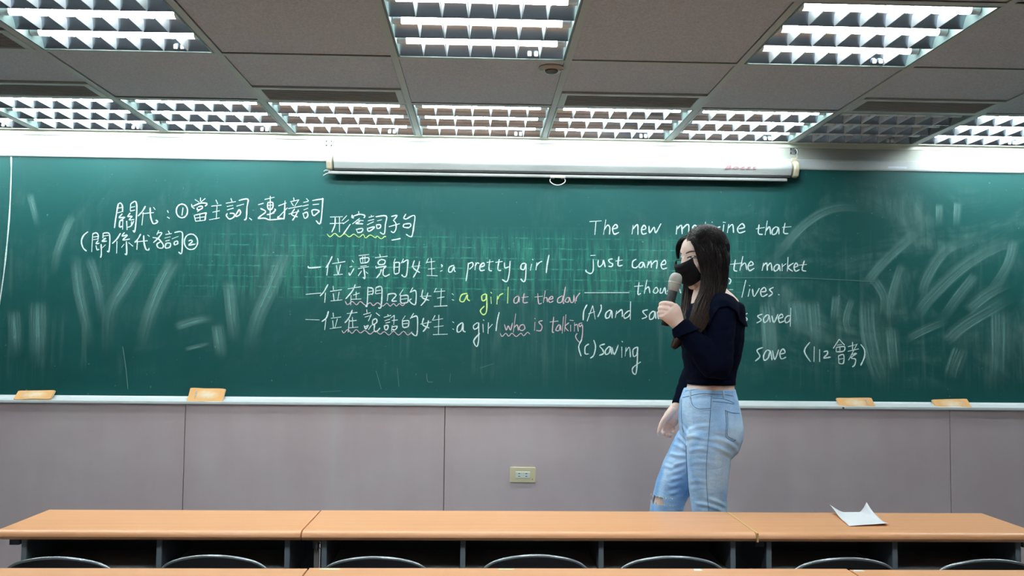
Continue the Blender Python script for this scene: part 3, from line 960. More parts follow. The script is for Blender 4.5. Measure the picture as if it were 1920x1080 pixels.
for (ox, oy, sc), txt in SMEARS:
    for it in txt.split('|'):
        pt, w = it.split(':')
        P = [at_y(ox + float(t.split(',')[0]) / sc, oy + float(t.split(',')[1]) / sc, 0.0) for t in pt.split()]
        w = float(w) / sc / 393.0
        P = smooth_path(P, 6) if len(P) > 2 else [P[0].lerp(P[1], k / 6) for k in range(7)]
        c = P[len(P) // 2].copy()
        c.y -= random.uniform(0.0, 0.0002)
        vs, fs, uvs = [], [], []
        for i, p in enumerate(P):
            t = (P[min(i + 1, len(P) - 1)] - P[max(i - 1, 0)]).normalized()
            s_ = Vector((-t.z, 0, t.x))
            for k in range(5):
                vs.append(p + s_ * w * (k / 4 - 0.5) - Vector((c.x, 0, c.z)) + Vector((0, -0.0005 - 0.00001 * i, 0)))
                uvs.append((k / 4, i / (len(P) - 1)))
        for i in range(len(P) - 1):
            for k in range(4):
                a = i * 5 + k
                fs.append((a, a + 1, a + 6, a + 5))
        me = bpy.data.meshes.new('chalk_smear')
        me.from_pydata(vs, [], fs)
        ul = me.uv_layers.new(name='UVMap')
        for lp in me.loops:
            ul.data[lp.index].uv = uvs[lp.vertex_index]
        link('chalk_smear', me, m_smear, board, loc=c)

# ------------------------------------------------------------------ board erasers leaning on the tray
def eraser_material():
    m = mat('worn_orange_eraser', (0.74, 0.44, 0.17), 0.8, spec=0.2)
    nt = m.node_tree
    N, L = nt.nodes.new, nt.links.new
    tc = N('ShaderNodeTexCoord')
    mp = N('ShaderNodeMapping')
    mp.inputs['Scale'].default_value = (1 / 0.062, 1, 1 / 0.03)
    gr = N('ShaderNodeTexGradient')
    gr.gradient_type = 'SPHERICAL'
    L(tc.outputs['Object'], mp.inputs['Vector'])
    L(mp.outputs[0], gr.inputs['Vector'])
    nz = N('ShaderNodeTexNoise')
    nz.inputs['Scale'].default_value = 60
    L(tc.outputs['Object'], nz.inputs['Vector'])
    mu = N('ShaderNodeMath')
    mu.operation = 'MULTIPLY'
    L(gr.outputs['Fac'], mu.inputs[0])
    L(nz.outputs['Fac'], mu.inputs[1])
    m2 = N('ShaderNodeMath')
    m2.operation = 'MULTIPLY'
    m2.use_clamp = True
    m2.inputs[1].default_value = 2.2
    L(mu.outputs[0], m2.inputs[0])
    mx = N('ShaderNodeMixRGB')
    mx.inputs[1].default_value = (0.56, 0.31, 0.125, 1)
    mx.inputs[2].default_value = (0.60, 0.50, 0.36, 1)
    L(m2.outputs[0], mx.inputs[0])
    L(mx.outputs[0], nt.nodes['Principled BSDF'].inputs['Base Color'])
    return m


m_er = eraser_material()
m_er_edge = mat('pale_eraser_edge', (0.60, 0.50, 0.34), 0.8)
m_er_felt = mat('dark_eraser_felt', (0.08, 0.08, 0.09), 0.95)
m_print = mat('faded_print', (0.45, 0.36, 0.30), 0.8)
ER = [((24, 748.5), (96, 748.5), (103, 731), (35, 733), 'flat orange board eraser at the left end of the chalk tray'),
      ((350, 752.5), (418, 754.5), (422.5, 728.5), (356, 727), 'upright orange board eraser in the left half of the chalk tray'),
      ((1576, 764), (1643, 765), (1633, 745), (1567, 746.5), 'left of the two orange board erasers right of the teacher'),
      ((1757, 766), (1824, 766.5), (1812, 746.5), (1746, 750), 'rightmost orange board eraser on the chalk tray')]
for i, (bl, br, tr, tl, lab) in enumerate(ER):
    yb, yt = -0.050, -0.003
    P = [at_y(*bl, yb), at_y(*br, yb), at_y(*tr, yt), at_y(*tl, yt)]
    base_z = BZ0 - 0.0045
    dz = base_z - min(P[0].z, P[1].z)
    c = (P[0] + P[1] + P[2] + P[3]) / 4
    ex = ((P[1] - P[0]) + (P[2] - P[3])) / 2
    ez = ((P[3] - P[0]) + (P[2] - P[1])) / 2
    exn = ex.normalized()
    ezn = (ez - exn * ez.dot(exn)).normalized()
    eyn = ezn.cross(exn)
    root = empty('board_eraser', c)
    Rm = Matrix((exn, eyn, ezn)).transposed().to_4x4()
    if Rm.determinant() < 0:
        eyn = -eyn
        Rm = Matrix((exn, eyn, ezn)).transposed().to_4x4()
    root.matrix_world = Matrix.Translation(c) @ Rm
    hw, hh = ex.length / 2, ez.length / 2
    tag(root, lab, 'board eraser', 'orange board erasers on the chalk tray')
    sgn = 1 if eyn.y > 0 else -1                 # local y towards the board

    def slab(y0, y1, hw_, hh_):
        mb = MB()
        nx = 14
        rings = []
        for k in range(nx + 1):
            x = -hw_ + 2 * hw_ * k / nx
            e = 0.0025 * math.sin(3.0 * k / nx * math.pi + i) + 0.0012 * math.sin(7 * k / nx + i)
            sh = 0.94 if k in (0, nx) else 1.0
            rings.append([(x, sgn * (y0 + 0.4 * e), -hh_ * sh), (x, sgn * (y0 + e), 0), (x, sgn * (y0 + 0.4 * e), hh_ * sh + e * 0.5), (x, sgn * (y1 + 0.4 * e), hh_ * sh + e * 0.5), (x, sgn * (y1 + e), 0), (x, sgn * (y1 + 0.4 * e), -hh_ * sh)])
        mb.loft(rings)
        return mb
    slab(-0.0012, 0.004, hw * 0.985, hh * 0.96).build('printed_cover', m_er, root, smooth=40)
    slab(0.003, 0.0065, hw, hh).build('pale_edge', m_er_edge, root, smooth=40)
    slab(0.006, 0.012, hw * 0.97, hh * 0.95).build('felt_pad', m_er_felt, root, smooth=40)
    pr = MB()
    for k in range(5):
        zz = hh * (0.55 - 0.27 * k)
        xx = hw * (0.62 if i >= 2 else -0.55)
        pr.box(xx - 0.006, xx + 0.004 * random.random(), sgn * -0.0034 - 0.0002, sgn * -0.0034 + 0.0002, zz - 0.0025, zz + 0.002)
    pr.build('printed_marks', m_print, root)

# ------------------------------------------------------------------ rolled up projection screen
m_case = mat('white_screen_case', (0.40, 0.43, 0.43), 0.35, spec=0.25)
m_capc = mat('cream_end_cap', (0.52, 0.47, 0.35), 0.4)
m_bar = mat('silver_screen_bar', (0.27, 0.275, 0.27), 0.4, metal=0.1)
m_wire = mat('white_handle_wire', (0.86, 0.9, 0.9), 0.3)
m_steel = mat('galvanised_steel', (0.55, 0.56, 0.56), 0.35, metal=0.8)
m_dark = mat('black_slot', (0.012, 0.013, 0.014), 0.7)
SY = -0.022                                      # axis distance in front of the wall
xa, xb = at_y(616, 305, SY - 0.045).x, at_y(1495, 312, SY - 0.045).x
zc = at_y(900, 306.0, SY - 0.04).z
scr = empty('projector_screen', ((xa + xb) / 2, SY, zc))
tag(scr, 'white rolled up pull down projector screen hanging above the blackboard', 'projector screen')
hl = (xb - xa) / 2
prof = [(0.010, 0.040), (-0.012, 0.044), (-0.034, 0.030), (-0.041, 0.014), (-0.042, -0.004), (-0.030, -0.030), (-0.026, -0.038), (0.000, -0.040), (0.010, -0.036)]
prof = [(y, z * 0.88) for y, z in prof]
b = MB()
b.prism(prof, 'x', -hl + 0.022, hl - 0.022)
b.build('screen_case', m_case, scr, bevel=0.004, smooth=35, seg=3)
for s in (-1, 1):
    b = MB()
    big = [(y * 1.08, z * 1.10) for y, z in prof]
    b.prism(big, 'x', s * hl - 0.013, s * hl + 0.013)
    cap = b.build('end_cap', m_capc, scr, bevel=0.006, smooth=35, seg=3)
    k = MB()
    k.box(s * hl - 0.016, s * hl + 0.010, -0.018, 0.004, 0.038, 0.056)
    k.build('cap_lug', m_capc, cap, bevel=0.003)
b = MB()
b.box(-hl + 0.026, hl - 0.026, -0.024, 0.008, -0.041, -0.033)
b.build('screen_slot', m_dark, scr)
bar_l, bar_r = at_y(617, 328, SY).x - (xa + xb) / 2, at_y(1473, 334, SY).x - (xa + xb) / 2
BY = -0.016                                      # the bar hangs a little forward of the slot
zb = (at_y(900, 324.6, SY + BY).z + at_y(900, 331.8, SY + BY).z) / 2 - zc
b = MB()
b.prism([(BY - 0.006, zb + 0.0072), (BY - 0.010, zb + 0.002), (BY - 0.009, zb - 0.0075), (BY + 0.010, zb - 0.0075), (BY + 0.012, zb + 0.0072)], 'x', bar_l, bar_r)
b.build('bottom_bar', m_bar, scr, bevel=0.002, smooth=35)
b = MB()
b.box(bar_l + 0.02, bar_r - 0.02, BY + 0.006, BY + 0.009, zb + 0.004, -0.03)
b.build('screen_fabric', m_dark, scr)
hx_ = at_y(1045, 341, SY).x - (xa + xb) / 2
hnd = [Vector((hx_ + u, BY, zb - 0.007 + v)) for u, v in ((-0.018, -0.003), (-0.030, -0.002), (-0.0365, -0.012), (-0.033, -0.022), (-0.018, -0.032), (0, -0.0355), (0.018, -0.032), (0.033, -0.022), (0.0365, -0.012), (0.030, -0.002), (0.018, -0.003))]
b = MB()
b.tube(smooth_path(hnd, 4), 0.0024, 8)
b.build('pull_handle', m_wire, scr, smooth=180)
b = MB()
b.box(hx_ - 0.036, hx_ + 0.036, BY - 0.0115, BY - 0.006, zb - 0.009, zb + 0.004)
b.build('handle_plate', mat('taupe_handle_plate', (0.52, 0.47, 0.42), 0.5), scr, bevel=0.001)
b = MB()
b.tube([(bar_l + 0.004, BY + 0.002, zb + 0.01), (bar_l - 0.014, -0.012, zb + 0.012), (bar_l - 0.022, -0.012, zb + 0.006)], 0.0025, 6)
b.tube([(bar_l + 0.004, BY + 0.002, zb - 0.002), (bar_l - 0.012, -0.012, zb - 0.006), (bar_l - 0.024, -0.012, zb - 0.014)], 0.003, 6)
b.build('end_hook', m_steel, scr, smooth=180)
# maker's lettering on the case, faded red slanted capitals in a wide face
fc = bpy.data.curves.new('maker_lettering', 'FONT')
fc.body = 'Boast'
fc.size = 0.040
fc.shear = 0.35
fc.extrude = 0.0012
fc.offset = 0.0003
fc.space_character = 1.25
fc.align_x = 'CENTER'
fc.align_y = 'CENTER'
fo = bpy.data.objects.new('tmp_text', fc)
COL.objects.link(fo)
dg = bpy.context.evaluated_depsgraph_get()
tm = bpy.data.meshes.new_from_object(fo.evaluated_get(dg))
bpy.data.objects.remove(fo)
tm.materials.clear()
lo = link('maker_lettering', tm, mat('faded_red_print', (0.34, 0.15, 0.16), 0.6), scr)
_xt = at_y(1387, 310, SY - 0.042).x - (xa + xb) / 2
lo.matrix_basis = Matrix.Translation((_xt, -0.0436, 0.0005)) @ Matrix.Rotation(math.radians(90), 4, 'X') @ Matrix.Diagonal((1.36, 0.62, 1.0, 1.0))

# wall hooks that carry the screen
for (px, py, dark, lab) in ((617, 269, False, 'small white wall bracket above the left end of the projector screen'), (1487, 283.5, True, 'small steel wall bracket above the right end of the projector screen')):
    p = at_y(px, py, WALL_Y)
    br = empty('wall_bracket', (p.x, WALL_Y, p.z))
    tag(br, lab, 'bracket', 'brackets holding the projector screen')
    b = MB()
    b.box(-0.018, 0.018, -0.003, 0, -0.016, 0.016)
    b.build('plate', m_steel if dark else m_wallwhite, br, bevel=0.001)
    for sx in (-1, 1):
        for sz in (-1, 1):
            b = MB()
            b.lathe([(0.0035, 0), (0.0035, 0.0015), (0.001, 0.002)], (sx * 0.012, -0.003, sz * 0.010), 8, (0, -1, 0))
            b.build('screw', m_dark, br)
    b = MB()
    b.tube(smooth_path([(0, -0.003, 0.004), (0, -0.030, 0.006), (0.004, -0.044, -0.004), (0.006, -0.045, -0.018), (0.0, -0.046, -0.026), (-0.004, -0.048, -0.030)], 3), 0.0026, 6)
    b.build('hook', m_steel, br, smooth=180)
    b = MB()
    b.tube([(0.002, -0.046, -0.024), (0.003, -0.048, -0.034), (0.002, -0.048, -0.045)], 0.002, 6)
    b.build('chain_link', m_steel, br, smooth=180)
for (px, py) in ((503, 263.5), (574, 262), (582, 262), (574, 270.5), (582, 270.5), (806, 268), (1437, 277), (1447, 277), (1437, 285.5), (1447, 285.5), (1369, 276)):
    p = at_y(px, py, WALL_Y)
    b = MB()
    b.lathe([(0.0028, 0), (0.0028, 0.001)], (0, 0, 0), 8, (0, -1, 0))
    o = b.build('screw_hole', mat('grey_filler', (0.42, 0.42, 0.40), 0.8), loc=(p.x, WALL_Y, p.z))
    tag(o, 'tiny filled screw hole in the white wall above the board', 'screw hole', 'screw holes in the white wall')

# wall socket on the panelling
p = at_y(980, 890, PANEL_Y)
so = empty('wall_socket', (p.x, PANEL_Y, p.z), 0)
so.rotation_euler.y = math.radians(0.6)
tag(so, 'cream wall socket with two outlets on the mauve panelling', 'wall socket')


def rrect(hx, hz, r, n=5):
    out = []
    for cx, cz, a in ((hx - r, hz - r, 0), (-hx + r, hz - r, 90), (-hx + r, -hz + r, 180), (hx - r, -hz + r, 270)):
        for k in range(n + 1):
            t = math.radians(a + 90 * k / n)
            out.append((cx + r * math.cos(t), cz + r * math.sin(t)))
    return out


b = MB()
b.prism(rrect(0.060, 0.0355, 0.005), 'y', -0.007, 0.0)
b.build('cover_plate', mat('cream_plastic', (0.70, 0.63, 0.42), 0.4), so, bevel=0.002, smooth=40)
b = MB()
b.prism(rrect(0.0335, 0.0145, 0.002), 'y', -0.0095, -0.006)
ins = b.build('outlet_insert', mat('white_green_plastic', (0.72, 0.78, 0.72), 0.35), so, bevel=0.001)
for sx in (-1, 1):
    for sz in (-1, 1):
        b = MB()
        b.box(sx * 0.0165 - 0.004, sx * 0.0165 + 0.004, -0.0098, -0.009, sz * 0.0062 - 0.0016, sz * 0.0062 + 0.0016)
        b.build('slot', m_dark, ins)
b = MB()
b.box(0.0445, 0.0470, -0.0074, -0.0066, -0.0225, -0.0175)
b.build('scratch', m_dark, so)
# ================================================================== desks, chairs, paper
DZ = 0.742
TH = 0.030


def wood():
    m = mat('orange_beech_laminate', (0.72, 0.40, 0.19), 0.34, spec=0.4)
    nt = m.node_tree
    N, L = nt.nodes.new, nt.links.new
    tc = N('ShaderNodeTexCoord')
    mp = N('ShaderNodeMapping')
    mp.inputs['Scale'].default_value = (2.0, 40, 40)
    nz = N('ShaderNodeTexNoise')
    nz.inputs['Scale'].default_value = 1.0
    nz.inputs['Detail'].default_value = 5
    rp = N('ShaderNodeValToRGB')
    rp.color_ramp.elements[0].position = 0.3
    rp.color_ramp.elements[1].position = 0.72
    rp.color_ramp.elements[0].color = (0.72, 0.335, 0.155, 1)
    rp.color_ramp.elements[1].color = (0.78, 0.395, 0.20, 1)
    L(tc.outputs['Object'], mp.inputs['Vector'])
    L(mp.outputs[0], nz.inputs['Vector'])
    L(nz.outputs['Fac'], rp.inputs[0])
    L(rp.outputs[0], nt.nodes['Principled BSDF'].inputs['Base Color'])
    return m


m_wood = wood()
m_navy = mat('dark_navy_steel', (0.095, 0.12, 0.155), 0.5, spec=0.4)
m_edge = mat('blue_grey_panel_edge', (0.25, 0.30, 0.34), 0.45)
m_shelf = mat('dark_grey_shelf', (0.42, 0.46, 0.50), 0.4)
m_chrome = mat('chrome_steel', (0.75, 0.75, 0.74), 0.15, metal=1.0)
m_post = mat('grey_metal_post', (0.40, 0.38, 0.37), 0.4, metal=0.5)
m_gold = mat('bare_edge_band', (0.80, 0.52, 0.22), 0.5)


def make_desk(x0, x1, yb, yf, divs, label, extra=(), brackets=(), back=None):
    """divs: x of the upright partitions; yf front (pupil side), yb back"""
    cx, cyy = (x0 + x1) / 2, (yb + yf) / 2
    root = empty('school_desk', (cx, cyy, 0))
    tag(root, label, 'desk', 'rows of school desks')
    X = lambda v: v - cx
    Y = lambda v: v - cyy
    g = 0.0015
    z = DZ
    prof = [(Y(yb), z - 0.004), (Y(yb) - 0.004, z), (Y(yf) + 0.026, z), (Y(yf) + 0.016, z - 0.0015), (Y(yf) + 0.007, z - 0.006), (Y(yf) + 0.0015, z - 0.012), (Y(yf), z - 0.018), (Y(yf) + 0.004, z - 0.026), (Y(yf) + 0.012, z - TH), (Y(yb), z - TH)]
    b = MB()
    b.prism(prof, 'x', X(x0) + g, X(x1) - g)
    b.build('desktop', m_wood, root, smooth=35)
    d0, d1 = divs[0], divs[-1]
    p0, p1 = back or (d0, d1)
    b = MB()
    b.box(X(p0), X(p1), Y(yb) - 0.045, Y(yb) - 0.030, z - TH - 0.075, z - TH)
    b.build('upper_rail', m_navy, root, bevel=0.001)
    b = MB()
    b.box(X(p0), X(p1), Y(yb) - 0.030, Y(yb) - 0.020, 0.30, z - TH)
    b.build('modesty_panel', m_navy, root, bevel=0.001)
    b = MB()
    b.box(X(d0), X(d1), Y(yf) + 0.045, Y(yb) - 0.031, 0.595, 0.608)
    b.build('book_shelf', m_shelf, root, bevel=0.002)
    for k, dx in enumerate(divs):
        end = k in (0, len(divs) - 1)
        b = MB()
        zb_ = 0.0 if end else 0.585
        b.box(X(dx) - 0.008, X(dx) + 0.008, Y(yf) + 0.040, Y(yb) - 0.031, 0.58 if end else zb_, z - TH)
        o = b.build('end_panel' if end else 'partition', m_navy, root)
        e = MB()
        e.box(X(dx) - 0.0085, X(dx) + 0.0085, Y(yf) + 0.033, Y(yf) + 0.041, 0.578, z - TH - 0.0005)
        e.build('panel_edge', m_edge, o, bevel=0.0015)
    for dx in (d0, d1):                          # steel legs with a foot bar
        s = 1 if dx == d0 else -1
        b = MB()
        xl = X(dx) + s * 0.0
        b.box(xl - 0.017, xl + 0.017, Y((yf + yb) / 2) - 0.03, Y((yf + yb) / 2) + 0.03, 0.045, 0.58)
        b.box(xl - 0.020, xl + 0.020, Y(yf) + 0.03, Y(yb) - 0.02, 0.01, 0.045)
        b.build('leg', m_navy, root, bevel=0.004)
        for yy in (Y(yf) + 0.05, Y(yb) - 0.04):
            f = MB()
            f.lathe([(0.014, 0), (0.014, 0.012)], (xl, yy, 0), 12)
            f.build('foot_glide', m_dark, root)
    for bx, w in brackets:
        b = MB()
        b.box(X(bx) - w / 2, X(bx) + w / 2, Y(yf) + 0.035, Y(yf) + 0.14, z - TH - 0.022, z - TH)
        b.build('top_bracket', m_navy, root, bevel=0.001)
    for kind, args in extra:
        if kind == 'post':
            px = X(args)
            b = MB()
            b.box(px - 0.008, px + 0.009, Y(yf) + 0.05, Y(yf) + 0.058, 0.05, z - TH)
            po = b.build('hanging_post', m_post, root, bevel=0.001)
            k = MB()
            zz = z - TH - 0.018
            for (u0, u1, v0, v1) in ((-0.015, 0.015, 0.013, 0.0155), (-0.015, 0.015, -0.0155, -0.013), (-0.015, -0.0125, -0.0155, 0.0155), (0.0125, 0.015, -0.0155, 0.0155)):
                k.box(px + 0.004 + u0, px + 0.004 + u1, Y(yf) + 0.043, Y(yf) + 0.049, zz + v0, zz + v1)
            k.build('bracket_frame', m_edge, po)
            k = MB()
            k.lathe([(0.003, 0), (0.003, 0.004), (0.012, 0.006), (0.009, 0.011), (0.002, 0.013)], (px + 0.003, Y(yf) + 0.040, zz - 0.005), 16, (0, 0.3, 1))
            k.lathe([(0.0035, -0.02), (0.0035, 0.004)], (px + 0.003, Y(yf) + 0.040, zz - 0.001), 10)
            k.build('bolt', m_chrome, po, smooth=40)
        if kind == 'sticker':
            (ax, ay, bx, by, col, nm) = args
            b = MB()
            b.prism([(X(ax), Y(by)), (X(bx), Y(by)), (X(bx) - 0.004, Y(ay)), (X(ax) + 0.004, Y(ay))], 'z', z - 0.0002, z + 0.0006)
            b.build(nm, col, root)
        if kind == 'edgeband':
            b = MB()
            b.box(X(args) - 0.0015, X(args) + 0.0045, Y(yf) + 0.0005, Y(yb) - 0.004, z - TH + 0.001, z + 0.0004)
            b.build('bare_edge', m_gold, root, label='bare yellowish edge band at the desk joint')
    return root


YF = -1.318
YBK = -0.948
pxx = lambda px: at_y(px, 1025, YF + 0.037).x
make_desk(-1.236, -0.2645, YBK - 0.004, YF, [pxx(46), pxx(299), pxx(539)], 'left desk of the front row, ending clear of the wall at the left edge',
          brackets=[(pxx(27), 0.032)], back=(pxx(46), -0.268))
make_desk(-0.2625, 1.2265, YBK + 0.004, YF, [pxx(608), pxx(868), pxx(1127), pxx(1374)], 'long middle desk of the front row, in front of the teacher',
          extra=[('post', pxx(592))], back=(-0.259, 1.223))
make_desk(1.2285, 2.186, YBK - 0.006, YF - 0.002, [pxx(1441), pxx(1677), pxx(1908)], 'right desk of the front row, with a sheet of paper on it', extra=[('edgeband', 1.2285)], brackets=[(pxx(1424), 0.03), (pxx(1926), 0.035)], back=(1.232, pxx(1908)))
m_st1 = mat('cream_paper_label', (0.80, 0.72, 0.48), 0.6)
m_st2 = mat('white_paper_label', (0.82, 0.80, 0.76), 0.6)


def st(px0, px1, py0, py1, col, nm='paper_label'):
    a, q = at_z(px0, py0, DZ), at_z(px1, py1, DZ)
    return ('sticker', (a.x, min(a.y, -1.786), q.x, q.y, col, nm))


YB2, YF2 = -1.777, -2.147
make_desk(-1.12, -0.152, YB2 - 0.006, YF2, [-1.08, -0.63, -0.19], 'left desk of the nearer row, its top just showing at the bottom left')
make_desk(-0.150, 1.338, YB2, YF2, [-0.11, 0.36, 0.83, 1.29], 'long middle desk of the nearer row with small paper labels along its back edge',
          extra=[st(600, 638, 1064.5, 1068.5, m_st1), st(933, 966, 1064.5, 1068.5, m_st1), st(1298, 1318, 1067, 1070.5, m_st2)])
make_desk(1.340, 2.31, YB2 - 0.010, YF2, [1.38, 1.84, 2.27], 'right desk of the nearer row, its top just showing at the bottom right',
          extra=[st(1597, 1622, 1069, 1071.5, m_st2)])

# ------------------------------------------------------------------ chairs
m_shell = mat('black_plastic_chair', (0.012, 0.013, 0.016), 0.38, spec=0.45)
m_rim = mat('grey_piping', (0.30, 0.33, 0.36), 0.25, metal=0.5)
m_cleg = mat('black_tube_steel', (0.03, 0.03, 0.035), 0.35, metal=0.6)


def make_chair():
    root = empty('school_chair')
    ztop, h, hw, n = 0.722, 0.27, 0.198, 24
    # outline of the back: a broad flat arch
    out = []
    for k in range(n + 1):
        x = -hw + 2 * hw * k / n
        u = abs(x / hw)
        zt = ztop - 0.055 * u ** 2.0 - 0.11 * u ** 9
        out.append((x, zt))
    yv = lambda x, z: 0.050 * (x / hw) ** 2 - 0.06 * (ztop - z)
    b = MB()
    rings = []
    for x, zt in out:
        zb = ztop - h + 0.05 * (abs(x / hw)) ** 4
        col = []
        for j in range(7):
            z = zb + (zt - zb) * j / 6
            col.append((x, yv(x, z) + 0.0, z))
        col2 = [(x, yv(x, z) + 0.010, z) for (_, _, z) in col[::-1]]
        rings.append(col + col2)
    b.loft(rings)
    back = b.build('backrest', m_shell, root, smooth=50)
    r = MB()
    r.tube(smooth_path([(x, yv(x, zt) + 0.005, zt + 0.001) for x, zt in out], 2), 0.0058, 8)
    r.build('rim_piping', m_rim, back, smooth=180)
    # seat, slightly dished, rounded corners
    b = MB()
    rings = []
    ns = 16
    for k in range(ns + 1):
        y = 0.02 + 0.36 * k / ns
        t = k / ns
        w = 0.182 * (1 - 0.35 * max(0, t - 0.85) / 0.15 * max(0, t - 0.85) / 0.15) * (1 - 0.25 * max(0, 0.1 - t) / 0.1)
        zc_ = 0.435 + 0.012 * math.sin(t * math.pi * 0.9 + 0.4) * -1 + (-0.015 * max(0, t - 0.8) / 0.2)
        rings.append([(-w, y, zc_ + 0.004), (-w * 0.5, y, zc_ - 0.006), (w * 0.5, y, zc_ - 0.006), (w, y, zc_ + 0.004), (w * 0.98, y, zc_ - 0.010), (0, y, zc_ - 0.020), (-w * 0.98, y, zc_ - 0.010)])
    b.loft(rings)
    b.build('seat', m_shell, root, smooth=60)
    for s in (-1, 1):
        b = MB()
        b.tube(smooth_path([(s * 0.172, -0.06, 0.012), (s * 0.166, 0.02, 0.40), (s * 0.164, 0.005, 0.50), (s * 0.160, 0.024, 0.62)], 4), 0.010, 8)
        b.build('rear_leg', m_cleg, root, smooth=180)
        b = MB()
        b.tube(smooth_path([(s * 0.172, 0.36, 0.012), (s * 0.166, 0.30, 0.38), (s * 0.164, 0.26, 0.415), (s * 0.164, 0.02, 0.41)], 4), 0.010, 8)
        b.build('front_leg', m_cleg, root, smooth=180)
        for y in (-0.06, 0.36):
            f = MB()
            f.lathe([(0.013, 0), (0.013, 0.025), (0.010, 0.028)], (s * 0.172, y, 0), 10)
            f.build('rubber_foot', m_dark, root)
    return root


CH = [(105, 1042.5, 'chair at the far left, half in front of the grey wall panelling'), (398, 1039, 'second chair from the left, under the left front desk'),
      (703, 1042, 'chair right of the metal post, under the long middle desk'), (1005, 1038.5, 'chair in the middle under the long middle desk'),
      (1262, 1041, 'chair under the right end of the long middle desk'), (1588, 1044, 'chair below the sheet of paper, under the right desk'),
      (1858, 1047, 'rightmost chair, cut off by the right picture edge')]
ch0 = make_chair()
for i, (px, py, lab) in enumerate(CH):
    p = at_y(px, py, -1.53)
    o = ch0 if i == 0 else dup(ch0)
    o.location = (p.x, -1.54, p.z - 0.729)
    for ch in o.children:
        pass
    o.location.z = 0
    o.scale.z = p.z / 0.729
    tag(o, 'black ' + lab, 'chair', 'black school chairs between the desk rows')

# ------------------------------------------------------------------ sheet of paper, curled at two corners
nx, ny = 18, 24
TL, TR, BRr, BL = at_z(1562, 962, DZ), at_z(1627, 962, DZ), at_z(1668, 986, DZ), at_z(1592, 987.5, DZ)
v, f = [], []
for j in range(ny + 1):
    for i in range(nx + 1):
        u, w = i / nx, j / ny                    # w 0 = back
        p = (TL * (1 - u) + TR * u) * (1 - w) + (BL * (1 - u) + BRr * u) * w
        dl = max(0.0, 1 - (u * 2.4 + w * 1.1) / 0.75)          # back left corner
        dr = max(0.0, 1 - ((1 - u) * 2.7 + w * 1.0) / 0.66)   # back right corner
        df = max(0.0, 1 - ((1 - u) * 0.9 + (1 - w) * 1.6) / 0.5)
        zz = 0.0016 + 0.028 * dl ** 1.6 + 0.036 * dr ** 1.5 + 0.008 * df ** 1.6 + 0.0012 * (1 + math.sin(3.3 * w * math.pi + u * 2)) + 0.004 * math.sin(u * math.pi) * w ** 4
        x = p.x - 0.012 * dl ** 2 - 0.004 * dr
        v.append((x, p.y, DZ + zz))
for j in range(ny):
    for i in range(nx):
        a = j * (nx + 1) + i
        f.append((a, a + 1, a + nx + 2, a + nx + 1))
b = MB()
b.add(v, f)
pa = b.build('paper_sheet', mat('white_paper', (0.86, 0.87, 0.90), 0.7), smooth=180)
sd = pa.modifiers.new('thick', 'SOLIDIFY')
sd.thickness = 0.0005
tag(pa, 'white sheet of paper with curled corners on the right front desk', 'paper')
# ================================================================== the teacher
PY = -0.72                                       # distance of her middle from the board
FLOOR_P = STEP
def w_(px, py, dy=0.0):
    return at_y(px, py, PY + dy)


K = at_y(1321, 600, PY).x - at_y(1320, 600, PY).x  # metres per measured pixel at her distance


def skin_material():
    m = mat('light_skin', (0.84, 0.62, 0.54), 0.5, spec=0.35, vary=((30, 30, 30), 0.05, 3))
    b = m.node_tree.nodes['Principled BSDF']
    b.inputs['Subsurface Weight'].default_value = 0.12
    b.inputs['Subsurface Radius'].default_value = (0.012, 0.005, 0.003)
    b.inputs['Subsurface Scale'].default_value = 0.6
    return m


m_skin = skin_material()
m_top = mat('navy_knit', (0.0022, 0.0036, 0.012), 0.9, spec=0.04, bump=((55, 55, 22), 0.35, 0.004))


def denim_material():
    m = bpy.data.materials.new('light_blue_denim')
    m.use_nodes = True
    nt = m.node_tree
    N, L = nt.nodes.new, nt.links.new
    b = nt.nodes['Principled BSDF']
    b.inputs['Roughness'].default_value = 0.85
    b.inputs['Specular IOR Level'].default_value = 0.15
    tc = N('ShaderNodeTexCoord')

    def nz_(sc, det, dist=0.0):
        mp = N('ShaderNodeMapping')
        mp.inputs['Scale'].default_value = sc
        L(tc.outputs['Object'], mp.inputs['Vector'])
        n = N('ShaderNodeTexNoise')
        n.inputs['Scale'].default_value = 1
        n.inputs['Detail'].default_value = det
        n.inputs['Distortion'].default_value = dist
        L(mp.outputs[0], n.inputs['Vector'])
        return n.outputs['Fac']
    a = nz_((9, 9, 6), 3, 0.4)
    c = nz_((700, 700, 160), 2)
    ad = N('ShaderNodeMath')
    ad.operation = 'MULTIPLY_ADD'
    ad.inputs[1].default_value = 0.35
    L(c, ad.inputs[0])
    L(a, ad.inputs[2])
    rp = N('ShaderNodeValToRGB')
    e = rp.color_ramp.elements
    e[0].position, e[0].color = 0.48, (0.20, 0.40, 0.74, 1)
    e[1].position, e[1].color = 0.88, (0.54, 0.76, 1.0, 1)
    L(ad.outputs[0], rp.inputs[0])
    L(rp.outputs[0], b.inputs['Base Color'])
    wr = nz_((14, 14, 55), 3, 0.8)
    bp = N('ShaderNodeBump')
    bp.inputs['Strength'].default_value = 0.35
    bp.inputs['Distance'].default_value = 0.006
    L(wr, bp.inputs['Height'])
    L(bp.outputs[0], b.inputs['Normal'])
    return m


m_denim = denim_material()
m_stitch = mat('dark_blue_seam', (0.10, 0.20, 0.36), 0.8)
m_pale = mat('pale_worn_denim_edge', (0.42, 0.58, 0.72), 0.85)
m_fray = mat('white_frayed_thread', (0.78, 0.82, 0.86), 0.9)
m_mask = mat('black_face_mask', (0.006, 0.006, 0.008), 0.6, spec=0.15)

